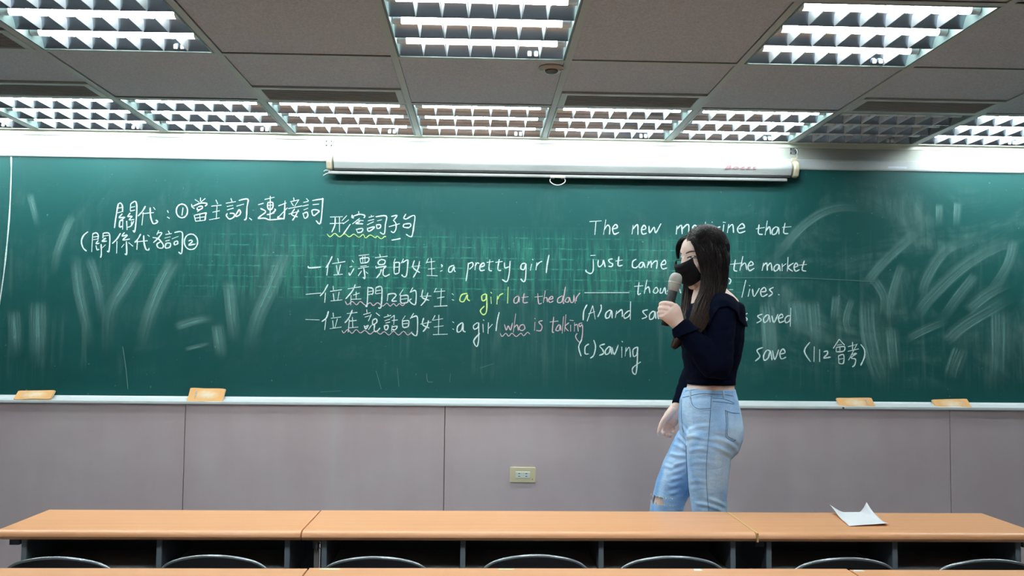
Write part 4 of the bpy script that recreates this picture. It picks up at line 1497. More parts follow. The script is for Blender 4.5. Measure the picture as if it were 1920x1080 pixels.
girl = empty('person', (w_(1320, 700).x, PY, FLOOR_P))
tag(girl, 'woman in a navy off-shoulder top, black face mask and light jeans speaking into a microphone', 'person')
bpy.context.view_layer.update()
INV = Matrix.Translation(-Vector(girl.location))


def put(name, me_or_mb, m, parent=girl, smooth=180, label=None, bevel=None):
    """world coordinates -> local to the figure"""
    me = me_or_mb.mesh(name) if isinstance(me_or_mb, MB) else me_or_mb
    me.transform(INV)
    return link(name, me, m, parent, smooth, bevel, label)


def ering(c, hx, hy, n=28, p=2.3, tilt=0.0, yaw=0.0):
    """horizontal superellipse ring round c; tilt raises the front / back"""
    out = []
    for k in range(n):
        a = 2 * math.pi * k / n
        ca, sa = math.cos(a), math.sin(a)
        x = hx * math.copysign(abs(ca) ** (2 / p), ca)
        y = hy * math.copysign(abs(sa) ** (2 / p), sa)
        xr = x * math.cos(yaw) - y * math.sin(yaw)
        yr = x * math.sin(yaw) + y * math.cos(yaw)
        out.append(Vector((c[0] + xr, c[1] + yr, c[2] + tilt * xr)))
    return out


def column(mb, rows, dy0=0.0, inset=0.0, n=28, p=2.3):
    """rows: (front px, back px, py, half depth m, dy)"""
    rings = []
    for fr, bk, py, hy, dy in rows:
        a, b_ = w_(fr, py, dy + dy0), w_(bk, py, dy + dy0)
        c = (a + b_) / 2
        rings.append(ering(c, max((b_.x - a.x) / 2 - inset, 0.004), max(hy - inset, 0.004), n, p))
    mb.loft(rings)


# ------------------------------------------------ limb skeleton
SH_L, EL_L, WR_L = w_(1352, 585, -0.150), w_(1345, 690, -0.235), w_(1271, 606, -0.205)
SH_R, EL_R, WR_R = w_(1338, 585, 0.150), w_(1303, 688, 0.215), w_(1272, 762, 0.150)

LEG_L = [(1300, 1366, 785, 0.05), (1286, 1383, 812, 0.083), (1287, 1375, 835, 0.090), (1289, 1369, 865, 0.086), (1291, 1363, 902, 0.079), (1298, 1362, 955, 0.070), (1302, 1360, 1000, 0.062), (1304, 1364, 1040, 0.060), (1308, 1367, 1080, 0.060), (1315, 1362, 1130, 0.050), (1322, 1358, 1175, 0.041), (1323, 1357, 1200, 0.040)]
LEG_R = [(1290, 1355, 785, 0.05), (1270, 1362, 812, 0.083), (1259, 1352, 835, 0.088), (1243, 1328, 870, 0.084), (1230, 1303, 905, 0.076), (1221, 1283, 945, 0.068), (1214, 1275, 985, 0.062), (1211, 1270, 1020, 0.060), (1207, 1268, 1060, 0.058), (1206, 1256, 1110, 0.050), (1208, 1246, 1160, 0.041), (1208, 1244, 1192, 0.040)]
DY_L, DY_R = -0.088, 0.088

# ------------------------------------------------ head frame
HY, HP = math.radians(20), math.radians(13)
hf = Vector((-math.cos(HY) * math.cos(HP), -math.sin(HY) * math.cos(HP), -math.sin(HP)))
hl_ = Vector((0, 0, 1)).cross(hf).normalized()
hu = hf.cross(hl_)
HO = w_(1316, 483, -0.01)
HS = 1.0


def hd(f, l, u):
    """point in the head frame: forward, towards her left ear, up (metres)"""
    return HO + (hf * f + hl_ * l + hu * u) * HS


def hv(f, l, u):
    return (hf * f + hl_ * l + hu * u) * HS


# ------------------------------------------------ body: one continuous skin
bd = MB()
column(bd, [(1305, 1351, 515, 0.048, 0.0), (1304, 1354, 532, 0.050, 0.0), (1302, 1362, 543, 0.066, 0), (1300, 1372, 553, 0.095, 0), (1298, 1380, 563, 0.125, 0), (1293, 1384, 582, 0.155, 0), (1290, 1384, 605, 0.155, 0), (1288, 1384, 640, 0.145, 0), (1290, 1380, 672, 0.128, 0),
             (1292, 1374, 700, 0.120, 0), (1291.5, 1372.5, 722, 0.123, 0), (1288, 1375, 740, 0.13, 0), (1286, 1378, 785, 0.15, 0), (1288, 1378, 820, 0.14, 0), (1295, 1370, 845, 0.12, 0)])
for sh, el, wr in ((SH_L, EL_L, WR_L), (SH_R, EL_R, WR_R)):
    sgn = -1 if sh is SH_L else 1
    bd.tube(smooth_path([w_(1335, 568, sgn * 0.07), sh, sh.lerp(el, 0.5), el, el.lerp(wr, 0.35), el.lerp(wr, 0.75), wr], 4),
            lerp_list([0.042, 0.048, 0.042, 0.037, 0.038, 0.029, 0.0245], 25), 14)
for rows, dy in ((LEG_L, DY_L), (LEG_R, DY_R)):
    column(bd, [(a, b_, c, d, 0) for a, b_, c, d in rows], dy, 0.012)
# head
bd.ellipsoid(hd(-0.012, 0, 0.024), (hv(0.094, 0, 0), hv(0, 0.074, 0), hv(0, 0, 0.088)), 28, 18)
bd.ellipsoid(hd(0.030, 0, -0.020), (hv(0.058, 0, 0), hv(0, 0.064, 0), hv(0, 0, 0.075)), 24, 16)
bd.ellipsoid(hd(0.034, 0, -0.072), (hv(0.050, 0, 0), hv(0, 0.047, 0), hv(0, 0, 0.042)), 20, 12)
bd.ellipsoid(hd(0.066, 0, -0.100), (hv(0.020, 0, 0), hv(0, 0.022, 0), hv(0, 0, 0.018)), 16, 10)
bd.ellipsoid(hd(0.063, 0, 0.040), (hv(0.014, 0, 0), hv(0, 0.044, 0), hv(0, 0, 0.018)), 18, 10)      # brow
bd.tube([hd(0.084, 0, 0.012), hd(0.094, 0, -0.012), hd(0.106, 0, -0.034)], [0.008, 0.0095, 0.012], 12)   # nose
for s in (-1, 1):
    bd.ellipsoid(hd(0.094, s * 0.011, -0.037), (hv(0.009, 0, 0), hv(0, 0.008, 0), hv(0, 0, 0.008)), 12, 8)
    bd.ellipsoid(hd(0.062, s * 0.040, -0.022), (hv(0.022, 0, 0), hv(0, 0.022, 0), hv(0, 0, 0.02)), 16, 10)   # cheeks
    bd.ellipsoid(hd(-0.008, s * 0.068, -0.012), (hv(0.017, 0, 0.004), hv(0.002, 0.007, 0), hv(-0.006, 0, 0.030)), 14, 10)  # ears
for zz, rr in ((-0.062, 0.0065), (-0.074, 0.0075)):                                                           # lips
    bd.tube([hd(0.080, -0.022, zz), hd(0.090, -0.008, zz + 0.002), hd(0.090, 0.008, zz + 0.002), hd(0.080, 0.022, zz)], [0.003, rr, rr, 0.003], 10)
bd.tube([hd(-0.015, 0, -0.06), w_(1327, 535, 0), w_(1328, 556, 0)], [0.052, 0.050, 0.054], 16)

# ---- left hand closed round the microphone, back of the hand towards the room
def hl(u, v_, dy):                               # measured on an enlarged view: 10.8 per pixel, origin (1220, 560)
    return w_(1220 + u / 10.8, 560 + v_ / 10.8, dy)


D0 = -0.205
palm = [(hl(560, 520, D0), 0.026, 0.021), (hl(500, 410, D0 - 0.004), 0.034, 0.020), (hl(430, 310, D0 - 0.012), 0.041, 0.018), (hl(360, 240, D0 - 0.016), 0.042, 0.016), (hl(320, 220, D0 - 0.012), 0.037, 0.014)]
hand_u = (palm[-1][0] - palm[0][0]).normalized()
hand_w = Vector((0, -1, 0)).cross(hand_u).normalized()     # across the knuckles
hand_n = hand_u.cross(hand_w).normalized()
rings = []
for c, hw_, ht in palm:
    rings.append([c + hand_w * hw_ * math.copysign(abs(math.cos(t)) ** 0.8, math.cos(t)) + hand_n * ht * math.copysign(abs(math.sin(t)) ** 0.9, math.sin(t)) for t in [2 * math.pi * k / 20 for k in range(20)]])
bd.loft(rings)
FING_L = [((430, 118), (300, 95), (218, 112), 0.0094), ((350, 205), (262, 192), (196, 200), 0.0096), ((315, 285), (248, 276), (190, 283), 0.0092), ((300, 362), (245, 352), (200, 362), 0.0082)]
for k, (mc, pi_, tip, r) in enumerate(FING_L):
    a = hl(*mc, D0 - 0.016)
    b1 = hl(*pi_, D0 - 0.017)
    b2 = hl(*tip, D0 - 0.002)
    b3 = hl(tip[0] + 14, tip[1] + 14, D0 + 0.020)
    b4 = hl(tip[0] + 90, tip[1] + 30, D0 + 0.041)
    b5 = hl(tip[0] + 190, tip[1] + 44, D0 + 0.047)
    bd.tube(smooth_path([a, b1, b2, b3, b4, b5], 4), lerp_list([r * 1.12, r * 1.06, r * 1.08, r * 0.98, r * 0.92, r * 0.8], 21), 12)
    bd.ellipsoid(hl(mc[0] - 12, mc[1], D0 - 0.020), (Vector((r * 1.25, 0, 0)), Vector((0, r * 1.0, 0)), Vector((0, 0, r * 1.1))), 12, 8)
# thumb on the far side, lying up along the grip
bd.tube(smooth_path([hl(500, 380, D0 + 0.006), hl(455, 250, D0 + 0.026), hl(440, 150, D0 + 0.040), hl(420, 40, D0 + 0.046), hl(405, -20, D0 + 0.046)], 4), lerp_list([0.017, 0.014, 0.0115, 0.0105, 0.008], 17), 12)

# ---- right hand hanging, half curled, thumb foremost
def hr(u, v_, dy):                               # enlarged 13.5 per pixel, origin (1215, 750)
    return w_(1215 + u / 13.5, 750 + v_ / 13.5, dy)


D1 = 0.150
palm = [(hr(738, 150, D1), 0.024, 0.019), (hr(660, 290, D1), 0.029, 0.018), (hr(600, 420, D1), 0.034, 0.018), (hr(560, 540, D1 + 0.004), 0.033, 0.016), (hr(545, 600, D1 + 0.006), 0.028, 0.013)]
hand_u = (palm[-1][0] - palm[0][0]).normalized()
hand_w = Vector((0, -1, 0)).cross(hand_u).normalized()
hand_n = hand_u.cross(hand_w).normalized()
rings = []
for c, hw_, ht in palm:
    rings.append([c + hand_w * hw_ * math.cos(t) + hand_n * ht * math.sin(t) for t in [2 * math.pi * k / 20 for k in range(20)]])
bd.loft(rings)
bd.tube(smooth_path([hr(640, 250, D1 - 0.006), hr(500, 400, D1 - 0.016), hr(380, 545, D1 - 0.022), hr(312, 690, D1 - 0.022), hr(262, 840, D1 - 0.020)], 4), lerp_list([0.017, 0.0155, 0.0115, 0.0100, 0.0072], 17), 12)
FING_R = [((425, 570), (378, 690), (365, 800), (398, 862), 0.0066), ((505, 610), (462, 740), (440, 860), (478, 920), 0.0068), ((585, 610), (556, 740), (536, 870), (568, 925), 0.0064), ((655, 570), (648, 690), (636, 775), (662, 815), 0.0058)]
for k, (mc, pi_, di, tip, r) in enumerate(FING_R):
    bd.tube(smooth_path([hr(*mc, D1 + 0.008), hr(*pi_, D1 + 0.016), hr(*di, D1 + 0.006), hr(*tip, D1 - 0.010), hr(tip[0] + 26, tip[1] - 50, D1 - 0.022)], 4), lerp_list([r * 1.15, r * 1.08, r, r * 0.95, r * 0.8], 17), 12)
# feet inside the shoes
for (fx, fy, dy) in ((1322, 1208, DY_L), (1206, 1200, DY_R)):
    a = w_(fx + 12, fy, dy)
    a.z = FLOOR_P + 0.05
    bd.tube([a + Vector((0.03, 0, 0.0)), a + Vector((-0.06, 0, -0.005)), a + Vector((-0.14, 0, -0.018))], [0.032, 0.032, 0.022], 12)
body_me = fuse(bd, 0.0031, 4)
body = put('body', body_me, m_skin)

# nails of the hanging hand
nl = MB()
nl.ellipsoid(hr(252, 862, D1 - 0.024), (Vector((0.0038, 0, 0.0012)), Vector((0, 0.0022, 0)), Vector((-0.003, 0, 0.0105))), 12, 8)
put('thumb_nail', nl, mat('pale_nail', (0.78, 0.66, 0.62), 0.25), body)

# ------------------------------------------------ face
m_eye = mat('eye_white', (0.75, 0.72, 0.70), 0.2)
m_iris = mat('dark_iris', (0.015, 0.010, 0.008), 0.15)
m_lash = mat('dark_lash', (0.02, 0.014, 0.012), 0.6)
m_brow = mat('brown_brow', (0.11, 0.065, 0.05), 0.8)
bvh_body = BVHTree.FromPolygons([v.co + Vector(girl.location) for v in body_me.vertices], [p.vertices[:] for p in body_me.polygons])


def on_face(l, u, off=0.0008, f0=0.2):
    """nearest skin straight in front of the face"""
    o_ = hd(f0, l, u)
    hit = bvh_body.ray_cast(o_, -hf)
    return (hit[0] + hf * off) if hit[0] is not None else hd(0.07, l, u)


for s in (-1, 1):
    e = MB()
    ce = on_face(s * 0.033, 0.012, -0.0098)
    e.ellipsoid(ce, (hv(0.0105, 0, 0), hv(0, 0.0130, 0), hv(0, 0, 0.0075)), 16, 10)
    eo = put('eye', e, m_eye, body)
    i_ = MB()
    i_.ellipsoid(ce + hf * 0.0072 - hu * 0.001, (hv(0.004, 0, 0), hv(0, 0.0058, 0), hv(0, 0, 0.0055)), 12, 8)
    put('iris', i_, m_iris, eo)
    lid = MB()
    lid.tube(smooth_path([on_face(s * (0.033 + q), 0.0105 + 0.0040 * math.cos(q / 0.016 * 1.3), 0.0006) for q in (-0.016, -0.010, -0.003, 0.004, 0.011, 0.018)], 3), lerp_list([0.0012, 0.0022, 0.0027, 0.0028, 0.0026, 0.0012], 16), 6)
    put('eyelashes', lid, m_lash, body)
    ul = MB()
    ul.tube(smooth_path([on_face(s * (0.033 + q), 0.0150 + 0.0040 * math.cos(q / 0.016 * 1.3), -0.0016) for q in (-0.016, -0.008, 0.0, 0.009, 0.018)], 3), lerp_list([0.002, 0.004, 0.0045, 0.004, 0.002], 13), 8)
    put('eyelid', ul, m_skin, body)
    br = MB()
    br.tube(smooth_path([on_face(s * q, z_, 0.0002) for q, z_ in ((0.016, 0.031), (0.028, 0.034), (0.040, 0.0345), (0.052, 0.030))], 3), lerp_list([0.002, 0.0030, 0.0026, 0.001], 10), 6)
    put('eyebrow', br, m_brow, body)

# face mask: pleated cloth shell over nose, mouth and chin
rings = []
NU, NV = 30, 22
for j in range(NV + 1):
    t = j / NV
    row = []
    for i in range(NU + 1):
        a = -1 + 2 * i / NU
        aa = abs(a)
        ph = a * (0.93 + 0.16 * t)
        u = (-0.007 - 0.092 * t) + aa ** 2 * (0.016 + 0.010 * t)
        prof = [0.1145, 0.1185, 0.1130, 0.1040, 0.0860][0:5]
        fr = lerp_list(prof, NV + 1)[j]
        pleat = 0.0042 * (1 - 2 * abs((t * 4.0) % 1.0 - 0.5)) * (1 - aa ** 2)
        f_ = (fr + pleat) * math.cos(ph * 0.98) ** 0.80 + 0.004
        l = (0.0735 - 0.005 * max(0, t - 0.55) / 0.45) * math.sin(ph) * 1.0
        f_ = max(f_, 0.026 + 0.01 * t)
        row.append(hd(f_, l, u))
    rings.append(row)
mk = MB()
vs, fs = [p for r in rings for p in r], []
for j in range(NV):
    for i in range(NU):
        a = j * (NU + 1) + i
        fs.append((a, a + 1, a + NU + 2, a + NU + 1))
mk.add(vs, fs)
mo = put('face_mask', mk, m_mask, girl, label='black pleated face mask')
sd = mo.modifiers.new('thick', 'SOLIDIFY')
sd.thickness = 0.0018
sd.offset = 0
hem = MB()
hem.tube([rings[0][i] for i in range(NU + 1)], 0.0016, 6)
hem.tube([rings[NV][i] for i in range(NU + 1)], 0.0016, 6)
put('mask_hem', hem, m_mask, mo)
for s in (0, NU):
    lp = MB()
    sg = -1 if s == 0 else 1
    lp.tube(smooth_path([rings[0][s], hd(0.012, sg * 0.071, -0.004), hd(-0.012, sg * 0.080, 0.016), hd(-0.024, sg * 0.080, -0.008), hd(-0.006, sg * 0.074, -0.035), rings[NV][s]], 4), 0.0015, 6)
    put('ear_loop', lp, m_mask, mo)

# ------------------------------------------------ navy top with a folded off-shoulder collar
tp = MB()
column(tp, [(1300, 1384, 570.5, 0.150, 0), (1294, 1387, 575, 0.172, 0), (1286, 1389, 590, 0.180, 0), (1282, 1390, 612, 0.176, 0), (1280, 1389, 640, 0.168, 0), (1282, 1385, 668, 0.146, 0), (1287, 1378, 695, 0.132, 0), (1289, 1374, 715, 0.130, 0), (1290, 1373.5, 719.5, 0.129, 0)])
tp.tube(smooth_path([SH_L + Vector((0.02, 0.05, 0.01)), SH_L, SH_L.lerp(EL_L, 0.5), EL_L, EL_L.lerp(WR_L, 0.35), EL_L.lerp(WR_L, 0.75), WR_L.lerp(EL_L, 0.06)], 4), lerp_list([0.058, 0.062, 0.056, 0.051, 0.051, 0.039, 0.0335], 25), 18, round_ends=False)
tp.tube(smooth_path([SH_R + Vector((0.02, -0.05, 0.01)), SH_R, SH_R.lerp(EL_R, 0.5), EL_R, EL_R.lerp(WR_R, 0.35), EL_R.lerp(WR_R, 0.75), WR_R.lerp(EL_R, 0.05)], 4), lerp_list([0.058, 0.060, 0.050, 0.043, 0.041, 0.034, 0.029], 25), 18, round_ends=False)
top_me = fuse(tp, 0.0045, 3)
nrm_ = [v.normal.copy() for v in top_me.vertices]
for v, vn in zip(top_me.vertices, nrm_):         # soft cloth wrinkles
    p = v.co.copy()
    d = noise.noise(Vector((p.x * 16, p.y * 14, p.z * 34))) * 0.0028 + noise.noise(Vector((p.x * 34 + 5, p.y * 30, p.z * 60))) * 0.0012
    v.co = p + vn * d
top = put('knit_top', top_me, m_top, girl, label='navy long sleeved cropped top')
hm = MB()
hm.loft([ering((w_(1290, py).lerp(w_(1373.5, py), 0.5)), (w_(1373.5, py).x - w_(1290, py).x) / 2 + e, 0.129 + e) for py, e in ((711, 0.001), (712, 0.003), (719.5, 0.003), (720.5, 0.001))])
put('waist_hem', hm, m_top, top)
# cuffs
for (wr, el, r) in ((WR_L, EL_L, 0.0335), (WR_R, EL_R, 0.029)):
    cf = MB()
    d = (el - wr).normalized()
    cf.tube([wr + d * 0.004, wr + d * 0.009, wr + d * 0.042, wr + d * 0.047], [r, r + 0.0022, r + 0.004, r + 0.002], 20, round_ends=False)
    put('cuff', cf, m_top, top)
# collar: the upper edge folded outwards into a wide band that lies over shoulders and upper arms
bmc = bmesh.new()
bmc.from_mesh(top_me)
bmc.transform(INV.inverted())
LOW = [(1240, 640), (1326, 612), (1334, 592), (1343, 580), (1357, 577), (1371, 586), (1380, 600), (1396, 612)]
lowp = [w_(a, b_, -0.16) for a, b_ in LOW]


def z_low(x):
    for a, b_ in zip(lowp[:-1], lowp[1:]):
        if x <= b_.x:
            return a.z + (b_.z - a.z) * (x - a.x) / (b_.x - a.x)
    return lowp[-1].z


bmesh.ops.delete(bmc, geom=[f_ for f_ in bmc.faces if f_.calc_center_median().z < z_low(f_.calc_center_median().x)], context='FACES')
bmc.normal_update()
nn_ = [(v, v.normal.copy()) for v in bmc.verts]
for v, vn in nn_:
    h_ = max(0.0, min(1.0, (z_low(v.co.x) + 0.03 - v.co.z) / 0.03))
    v.co += vn * (0.0045 + 0.0045 * h_)
for _ in range(3):
    bmesh.ops.smooth_vert(bmc, verts=bmc.verts[:], factor=0.5, use_axis_x=True, use_axis_y=True, use_axis_z=True)
cme = bpy.data.meshes.new('off_shoulder_collar')
bmc.to_mesh(cme)
bmc.free()
cme.materials.clear()
co = put('off_shoulder_collar', cme, m_top, top)
sd = co.modifiers.new('thick', 'SOLIDIFY')
sd.thickness = 0.005
sd.offset = -0.6

# ------------------------------------------------ jeans
jn = MB()
column(jn, [(1285.5, 1374, 728, 0.128, 0), (1283, 1375.5, 735, 0.133, 0), (1278, 1379, 752, 0.150, 0), (1276, 1384.5, 775, 0.166, 0), (1277, 1387.5, 798, 0.174, 0), (1280, 1386, 820, 0.172, 0), (1284, 1378, 845, 0.155, 0), (1292, 1366, 858, 0.12, 0)], p=2.5)
column(jn, [(a, b_, c, d, 0) for a, b_, c, d in LEG_L], DY_L, 0.0, p=2.1)
column(jn, [(a, b_, c, d, 0) for a, b_, c, d in LEG_R], DY_R, 0.0, p=2.1)
jn_me = fuse(jn, 0.0045, 4)


jn_co = np.empty(len(jn_me.vertices) * 3)
jn_me.vertices.foreach_get('co', jn_co)
jn_co = jn_co.reshape(-1, 3)
bvh_0 = BVHTree.FromPolygons([v.co.copy() for v in jn_me.vertices], [p.vertices[:] for p in jn_me.polygons])
nrm_ = np.array([v.normal[:] for v in jn_me.vertices])
disp = np.array([noise.noise(Vector((p[0] * 11, p[1] * 11, p[2] * 19))) * 0.0026 + noise.noise(Vector((p[0] * 30 + 3, p[1] * 30, p[2] * 60))) * 0.0010 for p in jn_co])
# creases of the cloth, each drawn over the surface (measured points; ridge height in m)
FOLDS = [("1338,820 1358,826 1374,836 1386,850", 0.0075), ("1342,838 1360,846 1376,858 1384,866", 0.0070), ("1322,822 1344,826 1362,834", 0.0035), ("1298,744 1330,739 1372,742", 0.0025), ("1284,822 1300,818 1322,822", 0.004), ("1290,846 1310,842 1330,845", 0.003), ("1290,806 1310,800 1332,798", 0.003), ("1292,870 1312,866 1334,869", 0.0022),
         ("1270,818 1280,826 1288,836", 0.0055), ("1256,850 1270,854 1286,855", 0.0055), ("1262,832 1276,838 1287,846", 0.004), ("1262,872 1274,869 1284,866", 0.005), ("1260,886 1272,883 1282,879", 0.005), ("1258,900 1269,897 1279,893", 0.005), ("1256,913 1266,910 1275,906", 0.004), ("1254,926 1264,924 1272,920", 0.004), ("1244,872 1256,876 1264,878", 0.003), ("1306,944 1330,948 1360,960", 0.004), ("1326,936 1346,942 1364,952", 0.004), ("1290,905 1308,902 1326,906", 0.002), ("1276,796 1284,806 1290,820", 0.004)]
for txt, amp in FOLDS:
    P = [Vector((float(t.split(',')[0]), float(t.split(',')[1]), 0)) for t in txt.split()]
    Q = []
    for p in smooth_path(P, 8):
        hit = bvh_0.ray_cast(CAM, ray(p.x, p.y).normalized())
        if hit[0] is not None:
            Q.append(hit[0][:])
    if len(Q) < 3:
        continue
    Q = np.array(Q)
    m_ = np.where(((jn_co - Q.mean(0)) ** 2).sum(1) < 0.15 ** 2)[0]
    d2 = ((jn_co[m_][:, None, :] - Q[None]) ** 2).sum(2)
    kk = d2.argmin(1)
    q = np.sqrt(d2.min(1))
    e = np.sin(np.pi * (kk + 0.5) / len(Q)) ** 0.7
    w0 = 0.0065
    disp[m_] += amp * e * (np.exp(-(q / w0) ** 2) - 0.55 * np.exp(-((q - w0 * 2.0) / w0) ** 2))
jn_co = jn_co + nrm_ * np.clip(disp, -0.0045, 0.02)[:, None]
jn_me.vertices.foreach_set('co', jn_co.reshape(-1))
# tear at the knee of the stepping leg
bmj = bmesh.new()
bmj.from_mesh(jn_me)
kc = w_(1222, 939, DY_R - 0.045)
dele = []
for f_ in bmj.faces:
    c = f_.calc_center_median()
    if abs(c.z - kc.z) < 0.0165 and c.x < w_(1238, 939, DY_R).x and c.y < PY + DY_R + 0.045 and c.y > PY + DY_R - 0.09:
        dele.append(f_)
bmesh.ops.delete(bmj, geom=dele, context='FACES')
bmj.to_mesh(jn_me)
bmj.free()
bvh_j = BVHTree.FromPolygons([v.co.copy() for v in jn_me.vertices], [p.vertices[:] for p in jn_me.polygons])
jeans = put('jeans', jn_me, m_denim, girl, label='light blue high waisted jeans with a torn knee')


def on_jeans(px, py, off=0.0012):
    """where the sight line through a measured point meets the cloth"""
    d = ray(px, py).normalized()
    hit = bvh_j.ray_cast(CAM, d)
    if hit[0] is None:
        return None
    return hit[0] + hit[1] * off if hit[1].dot(d) < 0 else hit[0] - hit[1] * off


def c8(u, v_):                                   # enlarged 3.6 per pixel, origin (1180, 680)
    return 1180 + u / 3.6, 680 + v_ / 3.6


def seam_line(pts, r, m, name='seam', sharp=False):
    P = [(q.x, q.y) for q in smooth_path([Vector((u, v_, 0)) for u, v_ in pts], 4)] if len(pts) > 2 and not sharp else list(pts)
    dense = []
    for a, b_ in zip(P[:-1], P[1:]):
        kk = max(2, int(math.hypot(b_[0] - a[0], b_[1] - a[1]) / 10))
        for q in range(kk):
            dense.append((a[0] + (b_[0] - a[0]) * q / kk, a[1] + (b_[1] - a[1]) * q / kk))
    dense.append(P[-1])
    W = [on_jeans(*c8(*q), off=0.0008) for q in dense]
    W = [q - Vector((0, -1, 0)) * 0.0 for q in W if q is not None]
    if len(W) < 2:
        return
    t = MB()
    t.tube(W, r, 6, side=(0, -1, 0))
    put(name, t, m, jeans)


seam_line([(553, 225), (548, 320), (540, 440), (530, 560), (520, 700), (522, 820), (528, 920), (535, 1000)], 0.0012, m_stitch, 'side_seam')
seam_line([(412, 190), (412, 260), (432, 300), (470, 322), (550, 318)], 0.0016, m_pale, 'front_pocket')
seam_line([(418, 240), (428, 285), (470, 312), (548, 308)], 0.0011, m_stitch, 'front_pocket')
seam_line([(648, 322), (655, 420), (652, 500), (700, 530), (716, 520)], 0.0012, m_stitch, 'back_pocket')
seam_line([(645, 322), (690, 338), (742, 342)], 0.0014, m_stitch, 'back_pocket')
seam_line([(660, 330), (664, 420), (662, 492), (704, 518)], 0.0010, m_stitch, 'back_pocket')
seam_line([(565, 240), (640, 246), (705, 272)], 0.0012, m_stitch, 'yoke_seam')
seam_line([(565, 262), (640, 268), (706, 280)], 0.0012, m_stitch, 'yoke_seam')
seam_line([(362, 235), (420, 222), (500, 208), (580, 214), (640, 216), (700, 226)], 0.0012, m_stitch, 'waistband_seam')
seam_line([(380, 190), (450, 180), (560, 170), (640, 166), (692, 164)], 0.0018, m_pale, 'waistband_edge')
seam_line([(352, 250), (352, 330), (358, 420), (366, 470)], 0.0012, m_stitch, 'fly_seam')
seam_line([(384, 560), (386, 680), (392, 780), (404, 900)], 0.0012, m_stitch, 'inner_seam')
for a, b_ in (((630, 162), (636, 232)), ((412, 186), (414, 236))):
    seam_line([a, b_], 0.0042, m_pale, 'belt_loop')
# frayed edges of the tear
fr = MB()
for k in range(44):
    yy = random.choice((kc.z + 0.0165, kc.z - 0.0165)) + random.uniform(-0.0025, 0.0025)
    up = yy > kc.z
    ang = random.uniform(-1.9, 0.5)
    cx_ = w_(1252, 939, DY_R).x
    rx, ry = 0.0655, 0.069
    p = Vector((cx_ - rx * math.cos(ang), PY + DY_R + ry * math.sin(ang), yy))
    q = p + Vector((-0.004 * random.random(), random.uniform(-0.003, 0.003), (-1 if up else 1) * random.uniform(0.002, 0.010)))
    fr.tube([p, (p + q) / 2 + Vector((random.uniform(-.002, .002), 0, 0)), q], [0.0011, 0.0009, 0.0005], 5)
put('frayed_threads', fr, m_fray, jeans)

# ------------------------------------------------ shoes
m_shoe = mat('white_shoe', (0.70, 0.70, 0.70), 0.5)
m_sole = mat('white_sole', (0.80, 0.80, 0.78), 0.6)
for (fx, dy) in ((1340, DY_L), (1226, DY_R)):
    c = w_(fx, 1200, dy)
    sh = MB()
    rings = []
    for x, hw_, zt in ((0.062, 0.020, 0.060), (0.050, 0.034, 0.085), (0.010, 0.039, 0.092), (-0.040, 0.040, 0.082), (-0.090, 0.044, 0.062), (-0.135, 0.042, 0.050), (-0.165, 0.028, 0.040), (-0.176, 0.012, 0.032)):
        rings.append([Vector((c.x + x, c.y + hw_ * math.cos(t), FLOOR_P + 0.020 + (zt - 0.020) * max(0.0, math.sin(t)) ** 0.8)) for t in [math.pi * k / 12 for k in range(13)]])
    sh.loft(rings)
    so_ = put('shoe', sh, m_shoe, girl, smooth=60)
    sl = MB()
    rings = []
    for x, hw_ in ((0.066, 0.020), (0.052, 0.036), (0.0, 0.041), (-0.09, 0.047), (-0.14, 0.044), (-0.170, 0.029), (-0.181, 0.012)):
        rings.append([Vector((c.x + x, c.y + s * hw_, z)) for s, z in ((-1, FLOOR_P), (1, FLOOR_P), (1, FLOOR_P + 0.024), (-1, FLOOR_P + 0.024))])
    sl.loft(rings)
    put('sole', sl, m_sole, so_, smooth=40)
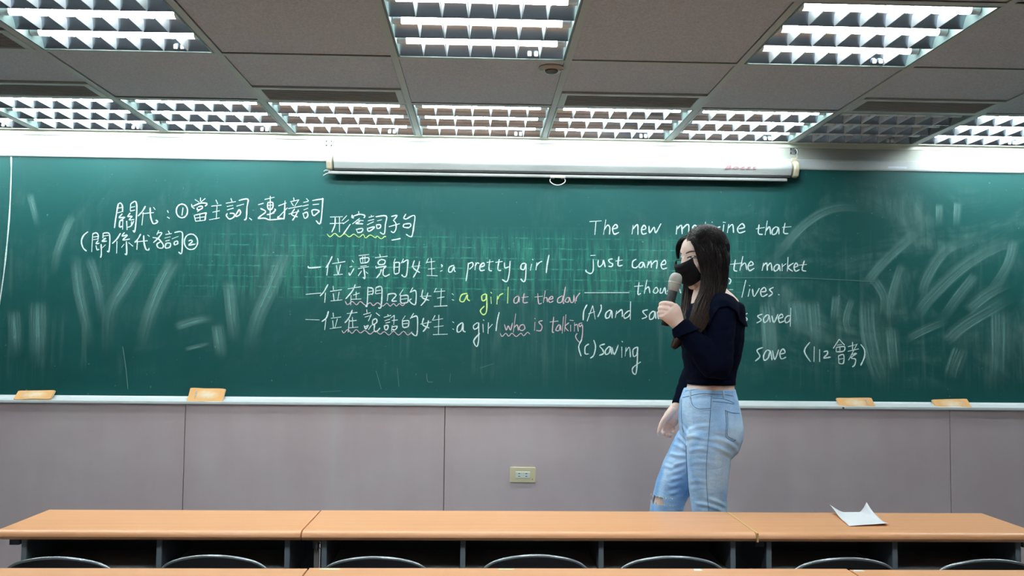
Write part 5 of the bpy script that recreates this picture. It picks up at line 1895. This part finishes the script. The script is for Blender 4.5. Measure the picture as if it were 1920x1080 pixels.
# ------------------------------------------------ hair
def hair_material():
    m = bpy.data.materials.new('dark_brown_hair')
    m.use_nodes = True
    nt = m.node_tree
    N, L = nt.nodes.new, nt.links.new
    b = nt.nodes['Principled BSDF']
    b.inputs['Roughness'].default_value = 0.36
    b.inputs['Specular IOR Level'].default_value = 0.15
    b.inputs['Specular Tint'].default_value = (1.0, 0.82, 0.76, 1)
    tc = N('ShaderNodeTexCoord')
    sp = N('ShaderNodeSeparateXYZ')
    L(tc.outputs['Object'], sp.inputs[0])
    rp = N('ShaderNodeValToRGB')
    mr = N('ShaderNodeMapRange')
    mr.inputs['From Min'].default_value = w_(1300, 650).z - FLOOR_P
    mr.inputs['From Max'].default_value = w_(1300, 440).z - FLOOR_P
    L(sp.outputs['Z'], mr.inputs['Value'])
    e = rp.color_ramp.elements
    e[0].position, e[0].color = 0.0, (0.050, 0.026, 0.018, 1)
    e[1].position, e[1].color = 0.85, (0.004, 0.0037, 0.0048, 1)
    k = e.new(0.30)
    k.color = (0.017, 0.010, 0.008, 1)
    k2 = e.new(0.55)
    k2.color = (0.009, 0.006, 0.006, 1)
    nz = N('ShaderNodeTexNoise')
    nz.inputs['Scale'].default_value = 1
    nz.inputs['Detail'].default_value = 3
    mp = N('ShaderNodeMapping')
    mp.inputs['Scale'].default_value = (160, 160, 5)
    L(tc.outputs['Object'], mp.inputs['Vector'])
    L(mp.outputs[0], nz.inputs['Vector'])
    L(mr.outputs[0], rp.inputs[0])
    ml = N('ShaderNodeMixRGB')
    ml.blend_type = 'MULTIPLY'
    ml.inputs[0].default_value = 0.8
    cr = N('ShaderNodeValToRGB')
    cr.color_ramp.elements[0].position, cr.color_ramp.elements[0].color = 0.3, (0.35, 0.35, 0.35, 1)
    cr.color_ramp.elements[1].position, cr.color_ramp.elements[1].color = 0.7, (1.5, 1.5, 1.5, 1)
    L(nz.outputs['Fac'], cr.inputs[0])
    L(rp.outputs[0], ml.inputs[1])
    L(cr.outputs[0], ml.inputs[2])
    L(ml.outputs[0], b.inputs['Base Color'])
    bp = N('ShaderNodeBump')
    bp.inputs['Strength'].default_value = 0.5
    bp.inputs['Distance'].default_value = 0.004
    L(nz.outputs['Fac'], bp.inputs['Height'])
    L(bp.outputs[0], b.inputs['Normal'])
    return m


m_hair = hair_material()
rnd = random.Random(11)
# locks: (list of (px, py, dy), half width px list, half thickness m list)
LOCKS = [
    # near curtain: from the parting back over the ear, down in front of the shoulder
    ([(1298, 447, -0.055), (1310, 461, -0.080), (1321, 485, -0.092), (1331, 512, -0.098), (1330, 545, -0.115), (1317, 580, -0.165), (1308, 606, -0.205), (1300, 624, -0.222), (1295, 633, -0.225)], [6, 9, 12, 16, 17, 17, 15, 9, 4], [0.012, 0.018, 0.026, 0.030, 0.030, 0.028, 0.024, 0.016, 0.006]),
    # middle of the near side, over the ear
    ([(1318, 441, -0.055), (1330, 462, -0.080), (1335, 490, -0.088), (1336, 520, -0.094), (1330, 550, -0.115), (1321, 585, -0.172), (1312, 610, -0.208)], [9, 13, 15, 16, 16, 13, 5], [0.018, 0.024, 0.026, 0.028, 0.028, 0.024, 0.01]),
    # back curtain
    ([(1326, 440, -0.03), (1344, 462, -0.050), (1350, 492, -0.058), (1349, 520, -0.062), (1342, 545, -0.078), (1332, 570, -0.125), (1322, 594, -0.185), (1312, 612, -0.215)], [8, 13, 14, 15, 16, 16, 12, 6], [0.02, 0.035, 0.040, 0.038, 0.036, 0.03, 0.022, 0.01]),
    # hair over the back of the head, far half
    ([(1328, 440, 0.03), (1344, 464, 0.045), (1349, 496, 0.050), (1346, 530, 0.052), (1342, 562, 0.050), (1340, 590, 0.05)], [8, 13, 14, 14, 12, 5], [0.02, 0.035, 0.038, 0.034, 0.028, 0.01]),
    # far side lock falling in front of the chest, brown at the tip
    ([(1284, 462, 0.045), (1289, 490, 0.066), (1293, 520, 0.070), (1292, 555, 0.055), (1289, 590, 0.010), (1281, 620, -0.050), (1270, 640, -0.090), (1262, 653, -0.100)], [5, 8, 10, 13, 14, 13, 9, 4], [0.012, 0.018, 0.02, 0.025, 0.026, 0.024, 0.018, 0.006]),
    # fringe, far side of the parting
    ([(1296, 445, -0.030), (1282, 450, -0.002), (1273, 460, 0.026), (1271, 474, 0.036), (1272, 486, 0.040)], [5, 6, 4.5, 3, 1.5], [0.010, 0.014, 0.012, 0.009, 0.004]),
]


def lock_rings(path, hw_, ht, n=16):
    P = smooth_path([w_(*p) for p in path], 5)
    W = lerp_list([h * K for h in hw_], len(P))
    T = lerp_list(ht, len(P))
    out = []
    for i, p in enumerate(P):
        t = (P[min(i + 1, len(P) - 1)] - P[max(i - 1, 0)]).normalized()
        side = t.cross(Vector((0, 1, 0)))
        side = side.normalized() if side.length > 1e-4 else Vector((1, 0, 0))
        nn = side.cross(t).normalized()
        out.append((p, side, nn, W[i], T[i]))
    return out


hm_ = MB()
CAPC = (-0.026, 0.0, 0.030)
CAPR = (0.097, 0.086, 0.098)
hm_.ellipsoid(hd(*CAPC), (hv(CAPR[0], 0, 0), hv(0, CAPR[1], 0), hv(0, 0, CAPR[2])), 28, 18)
hm_.ellipsoid(hd(-0.040, 0, -0.010), (hv(0.078, 0, 0), hv(0, 0.080, 0), hv(0, 0, 0.085)), 24, 14)
for path, hw_, ht in LOCKS:
    R_ = lock_rings(path, hw_, ht)
    hm_.loft([[p + s * (W * 0.93) * math.cos(a) + q * (T * 0.93) * math.sin(a) for a in [2 * math.pi * k / 16 for k in range(16)]] for p, s, q, W, T in R_])
hair_me = fuse(hm_, 0.004, 3)
hair = put('hair', hair_me, m_hair, girl, label='long dark hair turning brown at the tips')
# strands lying on the locks
stn = MB()
for li, (path, hw_, ht) in enumerate(LOCKS):
    R_ = lock_rings(path, hw_, ht)
    cnt = [170, 150, 140, 50, 80, 40][li]
    for k in range(cnt):
        a0 = rnd.uniform(0, 2 * math.pi)
        rad = rnd.uniform(0.90, 1.04)
        tw = rnd.uniform(-0.5, 0.5)
        i0 = rnd.randint(0, max(1, len(R_) // 4))
        i1 = len(R_) - 1 - rnd.randint(0, len(R_) // 6)
        ph = rnd.uniform(0, 6)
        pts = []
        for i in range(i0, i1 + 1):
            p, s, q, W, T = R_[i]
            a = a0 + tw * i / len(R_) + 0.10 * math.sin(i * 0.5 + ph)
            pts.append(p + s * (W * rad + 0.001) * math.cos(a) + q * (T * rad + 0.001) * math.sin(a))
        m_ = len(pts)
        if m_ < 4:
            continue
        r0 = rnd.uniform(0.0006, 0.0015)
        stn.tube(pts, [r0 * (0.5 + 0.8 * math.sin(math.pi * min(1, (i + 0.6) / (m_ + 0.2)))) for i in range(m_)], 5, flat=0.6)
# combed strands over the crown, from the parting back and down to the sides
for k in range(330):
    side = -1 if k % 3 == 0 else 1
    f0 = rnd.uniform(-0.05, 0.066)
    start = Vector((f0, 0.012 + rnd.uniform(-0.004, 0.004), 0))
    az = rnd.uniform(math.radians(66), math.radians(178))
    el = rnd.uniform(-0.35, 0.25)
    A = Vector(((f0 - CAPC[0]) / CAPR[0], 0.12, 0))
    A.z = math.sqrt(max(0.02, 1 - A.x ** 2 - A.y ** 2))
    B_ = Vector((math.cos(az) * math.cos(el), side * math.sin(az) * math.cos(el), math.sin(el)))
    om = math.acos(max(-1, min(1, A.dot(B_))))
    pts = []
    for i in range(11):
        t = i / 10
        d = (A * math.sin((1 - t) * om) + B_ * math.sin(t * om)) / max(1e-4, math.sin(om))
        rr = 1.0 + 0.02 * rnd.random() * (1 if i == 0 else 0) + 0.012
        pts.append(hd(CAPC[0] + d.x * CAPR[0] * rr, CAPC[1] + d.y * CAPR[1] * rr, CAPC[2] + d.z * CAPR[2] * rr))
    r0 = rnd.uniform(0.0007, 0.0015)
    stn.tube(pts, [r0 * (0.45 + 0.55 * math.sin(math.pi * (i + 1) / 12)) for i in range(11)], 5, flat=0.5)
# a few stray hairs at the back of the shoulder
for (pts_) in ([(1356, 530, 0.0), (1362, 548, -0.01), (1374, 566, -0.02), (1385, 580, -0.03)], [(1358, 525, 0.02), (1368, 545, 0.02), (1380, 560, 0.02), (1390, 578, 0.02)], [(1355, 538, -0.03), (1352, 552, -0.06), (1346, 566, -0.10)], [(1352, 545, -0.05), (1362, 556, -0.06), (1371, 560, -0.06)]):
    P = smooth_path([w_(*p) for p in pts_], 4)
    stn.tube(P, [0.0012 * (1 - 0.6 * i / len(P)) for i in range(len(P))], 5)
put('hair_strands', stn, m_hair, hair)

# ------------------------------------------------ microphone held in her left hand
ma, mb_ = w_(1269.5, 512, -0.178), w_(1246.5, 611, -0.178)
ax = (mb_ - ma).normalized()
mic = empty('microphone', ma)
tag(mic, 'handheld microphone with a champagne grey head and black grip, held at her mask', 'microphone')
Lm = (mb_ - ma).length
axis = ax


def mic_part(name, prof, m, parent=mic, smooth=40, n=28):
    b_ = MB()
    b_.lathe(prof, (0, 0, 0), n, axis)
    return b_.build(name, m, parent, smooth=smooth)


m_mesh = mat('champagne_mic_mesh', (0.33, 0.31, 0.28), 0.5, metal=0.3, bump=((900, 900, 900), 0.6, 0.002))
m_ring = mat('champagne_mic_ring', (0.46, 0.44, 0.39), 0.35, metal=0.4)
m_grip = mat('black_mic_grip', (0.030, 0.032, 0.036), 0.38, spec=0.5, vary=((60, 60, 60), 0.5, 3))
R0 = 0.0245
mic_part('grille', [(0.002, -0.0005), (R0 * 0.45, 0.001), (R0 * 0.74, 0.006), (R0 * 0.92, 0.014), (R0, 0.024), (R0 * 1.0, 0.036)], m_mesh)
mic_part('grille_band', [(R0 * 0.99, 0.0355), (R0 * 1.05, 0.037), (R0 * 1.05, 0.041), (R0 * 0.98, 0.0425)], m_ring)
mic_part('head_collar', [(R0 * 0.97, 0.042), (R0 * 0.96, 0.052), (R0 * 0.84, 0.066), (R0 * 0.78, 0.070)], m_ring)
mic_part('grip', [(R0 * 0.74, 0.069), (R0 * 0.76, 0.072), (R0 * 0.72, 0.10), (R0 * 0.64, 0.15), (R0 * 0.60, Lm - 0.03), (R0 * 0.60, Lm - 0.028)], m_grip)
mic_part('tail_cap', [(R0 * 0.60, Lm - 0.0285), (R0 * 0.64, Lm - 0.026), (R0 * 0.62, Lm - 0.004), (R0 * 0.5, Lm), (0.002, Lm + 0.0005)], mat('black_mic_tail', (0.008, 0.008, 0.009), 0.4))
